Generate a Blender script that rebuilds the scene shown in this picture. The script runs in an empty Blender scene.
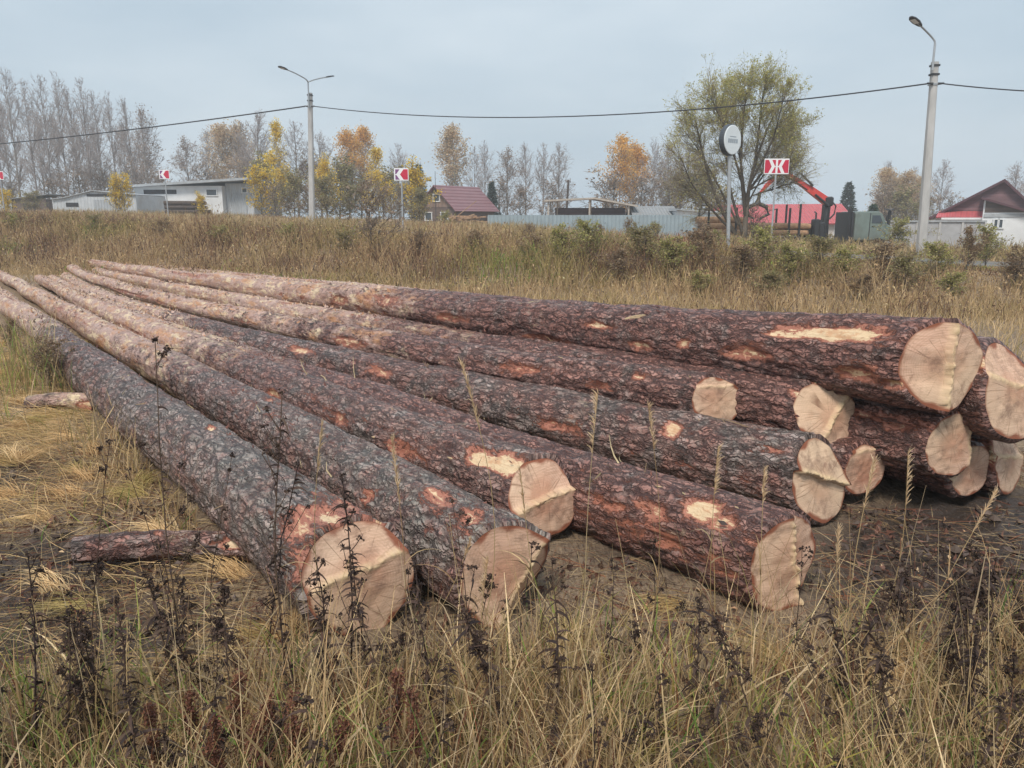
import bpy, math, random
import numpy as np
from mathutils import Vector
random.seed(7)
RNG = np.random.default_rng(7)
R = math.radians
sc = bpy.context.scene
COL = sc.collection

# ------------------------------------------------------------------ camera geometry (to read sizes off the photograph)
PITCH = R(12.2); F = 769.0; EYE = 1.6
CP, SP = math.cos(PITCH), math.sin(PITCH)
def ray(px, py):
    a = (px-512)/F; b = (384-py)/F
    return np.array([a, CP+b*SP, -SP+b*CP])
def at_z(px, py, z=0.0):
    r = ray(px, py); t = (z-EYE)/r[2]
    return np.array([0, 0, EYE])+r*t
def at_y(px, py, Y):
    r = ray(px, py); return np.array([0, 0, EYE])+r*(Y/r[1])
def proj(P):
    P = np.asarray(P, float); x, y, z = P[..., 0], P[..., 1], P[..., 2]-EYE
    d = y*CP-z*SP; v = z*CP+y*SP
    return 512+F*x/d, 384-F*v/d, d

# ------------------------------------------------------------------ numpy noise
def _h(ix, iy, iz, s):
    n = (ix.astype(np.int64)*374761393+iy.astype(np.int64)*668265263+iz.astype(np.int64)*2147483647+s*974634777) & 0xffffffff
    n = ((n ^ (n >> 13))*1274126177) & 0xffffffff
    n = (n ^ (n >> 16)) & 0xffffffff
    n = (n*2246822519) & 0xffffffff
    return ((n ^ (n >> 15)) & 0xffffff)/float(0xffffff)
def vnoise(P, s=0):
    P = np.asarray(P, float); i = np.floor(P); f = P-i; f = f*f*(3-2*f)
    o = 0
    for dx in (0, 1):
        wx = f[..., 0] if dx else 1-f[..., 0]
        for dy in (0, 1):
            wy = f[..., 1] if dy else 1-f[..., 1]
            for dz in (0, 1):
                wz = f[..., 2] if dz else 1-f[..., 2]
                o = o+wx*wy*wz*_h(i[..., 0]+dx, i[..., 1]+dy, i[..., 2]+dz, s)
    return o*2-1
def fbm(P, s=0, o=4):
    P = np.asarray(P, float); t = 0; a = .5
    for k in range(o):
        t = t+a*vnoise(P*2**k+17.3*k, s+k); a *= .5
    return t
def n2(x, y, sc_, s=0, o=3):
    return fbm(np.stack([np.asarray(x)*sc_, np.asarray(y)*sc_, np.zeros_like(np.asarray(x, float))+.37], -1), s, o)
def sstep(a, b, x):
    t = np.clip((np.asarray(x, float)-a)/(b-a), 0, 1); return t*t*(3-2*t)

# ------------------------------------------------------------------ the lie of the land
def ground_z(X, Y):
    X = np.asarray(X, float); Y = np.asarray(Y, float)
    s = Y+.5*X
    hT = np.clip(.72-np.where(X < 0, .030, .040)*X, .03, 1.7)
    bank = hT*sstep(15.5, 25, s)
    drop = sstep(44, 54, s)*sstep(0, 9, X)
    z = bank*(1-drop)+(-.6)*drop
    far = sstep(85, 140, Y)
    z = z*(1-far)+1.2*far
    road = 1-sstep(27, 29, s)*(1-sstep(38, 40, s))
    z = z+road*(.05*n2(X, Y, 1.1, 3)+.1*n2(X, Y, .22, 5)*sstep(4, 9, Y)+.02*n2(X, Y, 4.5, 8, 2)*(Y < 15))
    return z
def gz(x, y): return float(ground_z(np.array([x]), np.array([y]))[0])
def ground_at(px, Y):
    z = 0.5
    for _ in range(6):
        d = Y*CP-(z-EYE)*SP; x = (px-512)/F*d; z = gz(x, Y)
    return np.array([x, Y, z])
def depth_x(px, py, Y): return at_y(px, py, Y)

# ------------------------------------------------------------------ objects, tags
def tag(o, label=None, cat=None, group=None, kind=None):
    if label: o['label'] = label
    if cat: o['category'] = cat
    if group: o['group'] = group
    if kind: o['kind'] = kind
    return o
def empty(name, loc=(0, 0, 0), rz=0, label=None, cat=None, group=None, sc_=None):
    o = bpy.data.objects.new(name, None); COL.objects.link(o)
    o.location = Vector([float(v) for v in loc]); o.rotation_euler = (0, 0, rz); o.empty_display_size = .3
    if sc_: o.scale = sc_
    return tag(o, label, cat, group)
def copy_tree(o, parent=None):
    c = o.copy(); COL.objects.link(c); c.parent = parent
    for ch in [q for q in bpy.data.objects if q.parent == o]: copy_tree(ch, c)
    return c

class MB:
    """collects polygons; build() links them as one mesh object"""
    def __init__(s): s.v = []; s.f = []; s.n = 0; s.c = []; s.hasc = False; s.ex = {}
    def add(s, V, Fc, col=None, **ex):
        V = np.asarray(V, float).reshape(-1, 3); Fc = np.asarray(Fc, np.int64)
        s.v.append(V); s.f.append(Fc+s.n); s.n += len(V)
        if col is None: s.c.append(np.ones((len(V), 3)))
        else:
            s.hasc = True; col = np.asarray(col, float)
            s.c.append(np.broadcast_to(col, (len(V), 3)) if col.ndim == 1 else col)
        return s
    def box(s, cx, cy, cz, sx, sy, sz, rz=0, col=None, bev=0.0):
        x, y, z = sx/2, sy/2, sz/2
        if bev > 0:
            b = min(bev, x*.9, y*.9, z*.9)
            V = []
            for Z, bb in ((-z, b), (-z+b, 0), (z-b, 0), (z, b)):
                for (px, py) in ((-x+b, -y), (x-b, -y), (x, -y+b), (x, y-b), (x-b, y), (-x+b, y), (-x, y-b), (-x, -y+b)):
                    V.append((px*(1-bb/x), py*(1-bb/y), Z))
            V = np.array(V); Fq = []
            for k in range(3):
                for i in range(8): Fq.append((k*8+i, k*8+(i+1) % 8, k*8+8+(i+1) % 8, k*8+8+i))
            for base, rev in ((0, True), (24, False)):
                q = [(0, 1, 2, 3), (0, 3, 4, 7), (4, 5, 6, 7)]
                for a in q:
                    a = [base+i for i in a]; Fq.append(tuple(a[::-1]) if rev else tuple(a))
        else:
            V = np.array([(i, j, k) for k in (-z, z) for j in (-y, y) for i in (-x, x)])
            Fq = [(0, 2, 3, 1), (4, 5, 7, 6), (0, 1, 5, 4), (2, 6, 7, 3), (0, 4, 6, 2), (1, 3, 7, 5)]
        c, sn = math.cos(rz), math.sin(rz)
        W = np.stack([V[:, 0]*c-V[:, 1]*sn+cx, V[:, 0]*sn+V[:, 1]*c+cy, V[:, 2]+cz], 1)
        return s.add(W, Fq, col)
    def tube(s, pts, rad, n=8, cap=True, col=None):
        pts = np.asarray(pts, float); m = len(pts); rad = np.broadcast_to(np.asarray(rad, float), (m,))
        T = np.gradient(pts, axis=0); T /= np.linalg.norm(T, axis=1)[:, None]+1e-9
        ref = np.array([0, 0, 1.]) if abs(T[0, 2]) < .9 else np.array([1., 0, 0])
        A = np.cross(T, ref); A /= np.linalg.norm(A, axis=1)[:, None]+1e-9; B = np.cross(T, A)
        th = np.arange(n)*2*math.pi/n
        V = pts[:, None]+rad[:, None, None]*(np.cos(th)[None, :, None]*A[:, None]+np.sin(th)[None, :, None]*B[:, None])
        i = np.arange(m-1)[:, None]*n; j = np.arange(n)[None]; k = (j+1) % n
        Fq = np.stack([i+j, i+k, i+n+k, i+n+j], -1).reshape(-1, 4)
        V = V.reshape(-1, 3)
        if cap:
            V = np.vstack([V, pts[:1], pts[-1:]]); c0, c1 = m*n, m*n+1
            jj = np.arange(n); kk = (jj+1) % n
            s.add(V, np.vstack([Fq, np.stack([np.full(n, c0), kk, jj, jj], -1)*1, np.stack([np.full(n, c1), (m-1)*n+jj, (m-1)*n+kk, (m-1)*n+kk], -1)]), col)
        else: s.add(V, Fq, col)
        return s
    def prism(s, poly, z0, z1, T=None, col=None):
        """poly in local x,y extruded z0..z1; T maps (x,y,z)->world rows"""
        n = len(poly); V = [(x, y, z0) for x, y in poly]+[(x, y, z1) for x, y in poly]
        V = np.array(V, float)
        if T is not None: V = T(V)
        base = s.n
        Fq = [(i, (i+1) % n, n+(i+1) % n, n+i) for i in range(n)]
        s.add(V, Fq, col)
        s.poly(list(range(base+n-1, base-1, -1))); s.poly(list(range(base+n, base+2*n)))
        return s
    def poly(s, idx): s.ex.setdefault('ng', []).append(idx); return s
    def strips(s, P, D0, D1, L, W, nseg=3, col=None, taper=.15, rng=RNG, facing=None):
        P = np.asarray(P, float); N = len(P)
        if N == 0: return s
        D0 = D0/(np.linalg.norm(D0, axis=1)[:, None]+1e-9); D1 = D1/(np.linalg.norm(D1, axis=1)[:, None]+1e-9)
        L = np.broadcast_to(np.asarray(L, float), (N,)); W = np.broadcast_to(np.asarray(W, float), (N,))
        rv = rng.normal(size=(N, 3)) if facing is None else facing
        S = np.cross(D0, rv); S /= np.linalg.norm(S, axis=1)[:, None]+1e-9
        t = np.linspace(0, 1, nseg+1)
        pts = P[:, None]+L[:, None, None]*(D0[:, None]*t[None, :, None]+(D1-D0)[:, None]*(t**2/2)[None, :, None])
        w = W[:, None]*(1-(1-taper)*t[None]**1.5)*.5
        V = np.stack([pts-S[:, None]*w[..., None], pts+S[:, None]*w[..., None]], 2)
        b = (np.arange(N)*(nseg+1)*2)[:, None]+(np.arange(nseg)*2)[None]
        Fq = np.stack([b, b+1, b+3, b+2], -1).reshape(-1, 4)
        c = None
        if col is not None:
            c = np.repeat(np.broadcast_to(np.asarray(col, float), (N, 3)), (nseg+1)*2, axis=0)
        return s.add(V.reshape(-1, 3), Fq, c)
    def leaves(s, P, size, col=None, rng=RNG, asp=.6, nrm=None):
        P = np.asarray(P, float); N = len(P)
        if N == 0: return s
        A = rng.normal(size=(N, 3)); A /= np.linalg.norm(A, axis=1)[:, None]
        B = np.cross(A, rng.normal(size=(N, 3)) if nrm is None else nrm); B /= np.linalg.norm(B, axis=1)[:, None]+1e-9
        sz = np.broadcast_to(np.asarray(size, float), (N,))[:, None]
        C = np.cross(A, B)*sz*.18
        V = np.stack([P-A*sz*.5, P+B*sz*asp*.5+C, P+A*sz*.5, P-B*sz*asp*.5+C], 1).reshape(-1, 3)
        Fq = np.arange(N*4).reshape(N, 4)
        c = None if col is None else np.repeat(np.broadcast_to(np.asarray(col, float), (N, 3)), 4, axis=0)
        return s.add(V, Fq, c)
    def build(s, name, mat, parent=None, smooth=False, attrs=None, loc=None):
        me = bpy.data.meshes.new(name)
        V = np.vstack(s.v); ng = s.ex.get('ng', [])
        quads = [f for f in s.f if f.ndim == 2 and len(f)]
        loops = []; starts = []; tot = []; cur = 0
        for f in quads:
            k = f.shape[1]
            if k == 4:
                tri = f[:, 2] == f[:, 3]
                for sub, kk in ((f[~tri], 4), (f[tri][:, :3], 3)):
                    if len(sub):
                        loops.append(sub.reshape(-1)); starts.append(cur+np.arange(len(sub))*kk); tot.append(np.full(len(sub), kk)); cur += len(sub)*kk
            else:
                loops.append(f.reshape(-1)); starts.append(cur+np.arange(len(f))*k); tot.append(np.full(len(f), k)); cur += len(f)*k
        for p in ng:
            loops.append(np.array(p)); starts.append(np.array([cur])); tot.append(np.array([len(p)])); cur += len(p)
        loops = np.concatenate(loops); starts = np.concatenate(starts); tot = np.concatenate(tot)
        me.vertices.add(len(V)); me.vertices.foreach_set('co', V.astype(np.float32).reshape(-1))
        me.loops.add(len(loops)); me.loops.foreach_set('vertex_index', loops.astype(np.int32))
        me.polygons.add(len(starts)); me.polygons.foreach_set('loop_start', starts.astype(np.int32)); me.polygons.foreach_set('loop_total', tot.astype(np.int32))
        me.update(calc_edges=True); me.validate()
        if s.hasc:
            a = me.color_attributes.new('Col', 'FLOAT_COLOR', 'POINT')
            c = np.vstack(s.c); c4 = np.ones((len(V), 4), np.float32); c4[:, :3] = c
            a.data.foreach_set('color', c4.reshape(-1))
        if attrs:
            for k, d in attrs.items():
                d = np.asarray(d, np.float32)
                if d.ndim == 1:
                    a = me.attributes.new(k, 'FLOAT', 'POINT'); a.data.foreach_set('value', d)
                else:
                    a = me.attributes.new(k, 'FLOAT_VECTOR', 'POINT'); a.data.foreach_set('vector', d.reshape(-1))
        me.polygons.foreach_set('use_smooth', np.full(len(me.polygons), bool(smooth)))
        if mat: me.materials.append(mat)
        o = bpy.data.objects.new(name, me); COL.objects.link(o)
        if parent: o.parent = parent
        if loc is not None: o.location = Vector([float(v) for v in loc])
        return o

# ------------------------------------------------------------------ materials
class NT:
    def __init__(s, name, rough=.8, spec=.3):
        s.m = bpy.data.materials.new(name); s.m.use_nodes = True
        s.t = s.m.node_tree; s.b = s.t.nodes['Principled BSDF']; s.out = s.t.nodes['Material Output']
        s.b.inputs['Roughness'].default_value = rough; s.b.inputs['Specular IOR Level'].default_value = spec
    def n(s, typ, **kw):
        o = s.t.nodes.new(typ)
        for k, v in kw.items(): setattr(o, k, v)
        return o
    def l(s, a, b): s.t.links.new(a, b)
    def n_sep(s, c):
        o = s.n('ShaderNodeSeparateColor'); s.l(c, o.inputs[0]); return o.outputs[0]
    def attr(s, name, out='Fac'):
        a = s.n('ShaderNodeAttribute'); a.attribute_name = name; return a.outputs[out]
    def noise(s, vec=None, scale=5, detail=4, rough=.55, dist=0):
        o = s.n('ShaderNodeTexNoise'); o.inputs['Scale'].default_value = scale; o.inputs['Detail'].default_value = detail
        o.inputs['Roughness'].default_value = rough; o.inputs['Distortion'].default_value = dist
        if vec: s.l(vec, o.inputs['Vector'])
        return o.outputs['Fac']
    def voro(s, vec=None, scale=5, feature='F1', out='Distance', rnd=1):
        o = s.n('ShaderNodeTexVoronoi'); o.feature = feature; o.inputs['Scale'].default_value = scale; o.inputs['Randomness'].default_value = rnd
        if vec: s.l(vec, o.inputs['Vector'])
        return o.outputs[out]
    def ramp(s, fac, stops, interp='LINEAR'):
        o = s.n('ShaderNodeValToRGB'); e = o.color_ramp; e.interpolation = interp
        while len(e.elements) < len(stops): e.elements.new(.5)
        for q, (p, c) in zip(e.elements, stops):
            q.position = p; q.color = (c, c, c, 1) if np.isscalar(c) else (*c, 1)
        s.l(fac, o.inputs['Fac']); return o.outputs['Color']
    def mix(s, fac, a, b, mode='MIX'):
        o = s.n('ShaderNodeMix'); o.data_type = 'RGBA'; o.blend_type = mode
        for si, v in ((0, fac), (6, a), (7, b)):
            sock = o.inputs[si]
            if isinstance(v, (int, float)): sock.default_value = v if si == 0 else (v, v, v, 1)
            elif isinstance(v, tuple): sock.default_value = (*v, 1)
            else: s.l(v, sock)
        return o.outputs[2]
    def math(s, op, a, b=0.0, c=0.0, clamp=False):
        o = s.n('ShaderNodeMath'); o.operation = op; o.use_clamp = clamp
        for q, v in zip(o.inputs, (a, b, c)):
            if isinstance(v, (int, float)): q.default_value = v
            else: s.l(v, q)
        return o.outputs[0]
    def mapping(s, vec, scale=(1, 1, 1), loc=(0, 0, 0)):
        o = s.n('ShaderNodeMapping'); o.inputs['Scale'].default_value = scale; o.inputs['Location'].default_value = loc
        s.l(vec, o.inputs['Vector']); return o.outputs[0]
    def coord(s, out='Object'): return s.n('ShaderNodeTexCoord').outputs[out]
    def bump(s, h, strength=.5, dist=.02):
        o = s.n('ShaderNodeBump'); o.inputs['Strength'].default_value = strength; o.inputs['Distance'].default_value = dist
        s.l(h, o.inputs['Height']); s.l(o.outputs[0], s.b.inputs['Normal']); return o
    def color(s, c):
        if isinstance(c, tuple): s.b.inputs['Base Color'].default_value = (*c, 1)
        else: s.l(c, s.b.inputs['Base Color'])
        return s

def m_plain(name, col, var=.25, scale=6, rough=.75, spec=.3, bump=.15, metal=0, stretch=(1, 1, 1), dirt=None):
    k = NT(name, rough, spec); v = k.mapping(k.coord(), stretch)
    n1 = k.noise(v, scale, 5, .6); n2_ = k.noise(v, scale*.23, 3)
    c = k.mix(k.ramp(n1, [(.3, 0.), (.7, 1.)]), tuple(np.array(col)*(1-var)), tuple(np.minimum(np.array(col)*(1+var), .95)))
    if dirt: c = k.mix(k.ramp(n2_, [(.45, 0.), (.68, .8)]), c, dirt)
    k.color(c); k.b.inputs['Metallic'].default_value = metal
    if bump: k.bump(n1, bump, .02)
    return k.m
def m_leaf(name, rough=.7, trans=.25, tint=(1, 1, 1), var=.3, scale=.6):
    k = NT(name, rough, .15)
    a = k.attr('Col', 'Color'); n = k.noise(k.coord(), scale, 3)
    c = k.mix(1.0, a, tint, 'MULTIPLY'); c2 = k.mix(1.0, c, k.ramp(n, [(.3, 1-var), (.7, 1+var)]), 'MULTIPLY')
    k.color(c2)
    if trans:
        tr = k.n('ShaderNodeBsdfTranslucent'); k.l(c2, tr.inputs['Color'])
        mx = k.n('ShaderNodeMixShader'); mx.inputs[0].default_value = trans
        k.l(k.b.outputs[0], mx.inputs[1]); k.l(tr.outputs[0], mx.inputs[2]); k.l(mx.outputs[0], k.out.inputs['Surface'])
    return k.m
def m_corr(name, col, pitch=.2, rough=.5, spec=.4, depth=.03, axis=0, dirt=None, var=.12, metal=0):
    """ribbed sheet: ribs along local z (axis 0) or across the slope"""
    k = NT(name, rough, spec); co = k.coord()
    sx = k.n('ShaderNodeSeparateXYZ'); k.l(co, sx.inputs[0])
    w = k.math('SINE', k.math('MULTIPLY', sx.outputs[axis], 2*math.pi/pitch))
    n1 = k.noise(co, 1.3, 5, .65)
    c = k.mix(k.ramp(n1, [(.3, 0.), (.7, 1.)]), tuple(np.array(col)*(1-var)), tuple(np.array(col)*(1+var)))
    if dirt: c = k.mix(k.ramp(k.noise(co, .7, 6, .7), [(.5, 0.), (.7, .7)]), c, dirt)
    k.color(c); k.bump(w, 1.0, depth); k.b.inputs['Metallic'].default_value = metal
    return k.m
def m_plank(name, col, pitch=.14, axis=2, rough=.75, var=.25):
    k = NT(name, rough, .25); co = k.coord()
    sx = k.n('ShaderNodeSeparateXYZ'); k.l(co, sx.inputs[0])
    u = k.math('MULTIPLY', sx.outputs[axis], 1/pitch); fr = k.math('FRACT', u); fl = k.math('FLOOR', u)
    wn = k.n('ShaderNodeTexWhiteNoise'); wn.noise_dimensions = '1D'; k.l(fl, wn.inputs['W'])
    gap = k.ramp(fr, [(0, 0.), (.06, 1.), (.94, 1.), (1, 0.)])
    c = k.mix(wn.outputs['Value'], tuple(np.array(col)*(1-var)), tuple(np.array(col)*(1+var)))
    c = k.mix(k.ramp(k.noise(co, 3, 5, .7), [(.4, 0.), (.75, .5)]), c, tuple(np.array(col)*.6))
    k.color(c); k.bump(gap, .8, .015)
    return k.m

# ------------------------------------------------------------------ render, camera, world
sc.render.engine = 'CYCLES'
sc.render.resolution_x, sc.render.resolution_y = 1024, 768
sc.cycles.use_denoising = True
try: sc.cycles.denoiser = 'OPENIMAGEDENOISE'
except Exception: pass
sc.cycles.volume_bounces = 2; sc.cycles.max_bounces = 6; sc.cycles.diffuse_bounces = 3; sc.cycles.transparent_max_bounces = 6
sc.view_settings.view_transform = 'Standard'; sc.view_settings.look = 'None'
sc.view_settings.exposure = 1.1; sc.view_settings.gamma = 1
cam = bpy.data.cameras.new('camera'); cam.sensor_width = 36; cam.lens = F/1024*36; cam.clip_start = .05; cam.clip_end = 3000
co = bpy.data.objects.new('camera', cam); COL.objects.link(co); co.location = (0, 0, EYE); co.rotation_euler = (R(90)-PITCH, 0, 0)
sc.camera = co
SUN_EL, SUN_AZ = R(54), R(200)        # azimuth measured from +Y clockwise: behind the camera, a little to the left
w = bpy.data.worlds.new('World'); sc.world = w; w.use_nodes = True
wt = w.node_tree; bg = wt.nodes['Background']; bg.inputs['Strength'].default_value = .055
sky = wt.nodes.new('ShaderNodeTexSky'); sky.sky_type = 'NISHITA'; sky.sun_disc = False
sky.sun_elevation = SUN_EL; sky.sun_rotation = SUN_AZ; sky.air_density = 1.5; sky.dust_density = 3
tc = wt.nodes.new('ShaderNodeTexCoord'); mp = wt.nodes.new('ShaderNodeMapping'); mp.inputs['Scale'].default_value = (1, 1, 3.2)
wt.links.new(tc.outputs['Generated'], mp.inputs['Vector'])
nz = wt.nodes.new('ShaderNodeTexNoise'); nz.inputs['Scale'].default_value = 2.3; nz.inputs['Detail'].default_value = 6; nz.inputs['Roughness'].default_value = .5
wt.links.new(mp.outputs[0], nz.inputs['Vector'])
cr = wt.nodes.new('ShaderNodeValToRGB'); e = cr.color_ramp
e.elements[0].position = .33; e.elements[0].color = (4.25, 5.3, 6.25, 1); e.elements[1].position = .68; e.elements[1].color = (6.0, 6.85, 7.55, 1)
wt.links.new(nz.outputs['Fac'], cr.inputs['Fac'])
mx = wt.nodes.new('ShaderNodeMix'); mx.data_type = 'RGBA'; mx.inputs[0].default_value = .9
wt.links.new(sky.outputs[0], mx.inputs[6]); wt.links.new(cr.outputs['Color'], mx.inputs[7]); wt.links.new(mx.outputs[2], bg.inputs['Color'])
sl = bpy.data.lights.new('sun', 'SUN'); sl.energy = 1.5; sl.angle = R(16); sl.color = (1, .93, .83)
so = bpy.data.objects.new('sun', sl); COL.objects.link(so)
sd = Vector((math.sin(SUN_AZ)*math.cos(SUN_EL), math.cos(SUN_AZ)*math.cos(SUN_EL), math.sin(SUN_EL)))
so.rotation_euler = (-sd).to_track_quat('-Z', 'Y').to_euler(); so.location = (0, -20, 40)

# ------------------------------------------------------------------ palettes (albedo)
STRAW = np.array([(.46, .36, .21), (.54, .44, .27), (.38, .28, .17), (.58, .49, .33), (.32, .23, .14), (.42, .35, .25)])
GREEN = np.array([(.15, .25, .06), (.21, .30, .08), (.12, .21, .06), (.29, .33, .10)])
OLIVE = np.array([(.27, .235, .11), (.33, .28, .13), (.21, .185, .09), (.36, .29, .16)])
DARK = np.array([(.06, .04, .033), (.085, .055, .045), (.045, .032, .03), (.11, .075, .055)])
RUST = np.array([(.14, .06, .04), (.19, .085, .05), (.11, .05, .04)])
def pick(pal, n, rng=RNG, jit=.15): return pal[rng.integers(0, len(pal), n)]*(1+rng.uniform(-jit, jit, (n, 1)))

M_GRASS = m_leaf('dry_grass_blade', .65, .3, (1.12, 1.02, .91), scale=1.5, var=.15)
M_WEED = m_leaf('dead_weed_tissue', .75, .1, scale=8, var=.25)
M_TWIG = m_leaf('twig_bark', .85, 0, scale=1, var=.15)
M_FOL = m_leaf('tree_leaf', .6, .45, scale=.5, var=.2)

# ------------------------------------------------------------------ ground
def axis(a, b, n, c, p):
    t = np.linspace(-1, 1, n); v = np.sign(t)*np.abs(t)**p
    return np.where(v < 0, c+(c-a)*v, c+(b-c)*v)
gx = np.concatenate([np.linspace(-190, -30, 40)[:-1], np.linspace(-30, -7, 90)[:-1], np.linspace(-7, 7, 300), np.linspace(7, 35, 110)[1:], np.linspace(35, 190, 40)[1:]])
gy = np.concatenate([np.linspace(-40, .5, 20)[:-1], np.linspace(.5, 9, 230)[:-1], np.linspace(9, 60, 220)[:-1], np.linspace(60, 240, 60)])
GX, GY = np.meshgrid(gx, gy)
GZ = ground_z(GX, GY)
mudn = n2(GX, GY, .7, 21)
mud = np.zeros_like(GX)
for (cx, cy, rx, ry, a) in ((3.6, 3.7, 2.2, .8, 1.2), (2.2, 3.4, 1.2, .7, .8), (-2.5, 3.3, 1.0, .55, 1.0), (-3.6, 4.6, .9, .5, .9), (.9, 3.6, .8, .5, .5), (-1.7, 2.8, .7, .4, .7), (0, 8, 9, 6, .35)):
    mud = np.maximum(mud, a*np.exp(-((GX-cx)/rx)**2-((GY-cy)/ry)**2))
mud = np.clip(sstep(.25, .75, mud+.45*mudn), 0, 1)
near = np.exp(-((GY-4)/4)**2)
GZ = GZ-near*mud*(.03+.04*np.abs(n2(GX, GY, 6, 31, 5))*2)+near*mud*.07*n2(GX, GY, 3.2, 33)+near*.018*n2(GX, GY, 9, 35, 4)
nyy, nxx = GX.shape
b = MB(); idx = np.arange(nyy*nxx).reshape(nyy, nxx)
b.add(np.stack([GX, GY, GZ], -1), np.stack([idx[:-1, :-1], idx[:-1, 1:], idx[1:, 1:], idx[1:, :-1]], -1).reshape(-1, 4))
k = NT('field_soil', .85, .3); cd = k.coord()
md = k.attr('mud')
n1 = k.noise(cd, 9, 6, .7); n3 = k.noise(cd, 38, 5, .7); st = k.noise(k.mapping(cd, (60, 12, 20)), 1, 4, .7, .6); st2 = k.noise(k.mapping(cd, (14, 55, 20), (3, 1, 0)), 1, 4, .7, .6)
thatch = k.mix(k.ramp(st, [(.35, 0.), (.65, 1.)]), (.13, .09, .062), (.36, .265, .18))
thatch = k.mix(k.ramp(st2, [(.5, 0.), (.72, .8)]), thatch, (.46, .35, .23))
soil = k.mix(k.ramp(n1, [(.35, 0.), (.65, 1.)]), (.028, .021, .018), (.088, .068, .059))
soil = k.mix(k.ramp(n3, [(.58, 0.), (.7, .7)]), soil, (.20, .135, .095))
k.color(k.mix(k.math('ADD', md, k.math('MULTIPLY', k.math('SUBTRACT', n1, .5), .9), clamp=True), thatch, soil))
k.l(k.ramp(k.math('MULTIPLY', md, n1), [(.25, .8), (.5, .35)]), k.b.inputs['Roughness'])
k.bump(k.math('ADD', k.math('ADD', n1, st), n3), .7, .03)
o = b.build('ground', k.m, smooth=True, attrs={'mud': mud.reshape(-1)}); tag(o, kind='structure')

# road across the top of the bank
rs = np.linspace(29.6, 36.4, 12); rx = np.linspace(-90, 70, 200)
RX, RS = np.meshgrid(rx, rs); RY = RS-.5*RX
b = MB(); idx = np.arange(RX.size).reshape(RX.shape)
b.add(np.stack([RX, RY, ground_z(RX, RY)+.03], -1), np.stack([idx[:-1, :-1], idx[:-1, 1:], idx[1:, 1:], idx[1:, :-1]], -1).reshape(-1, 4))
tag(b.build('road', m_plain('worn_asphalt', (.15, .145, .14), .25, 4, .85, .2, .3, dirt=(.22, .19, .15))), kind='structure')

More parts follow.
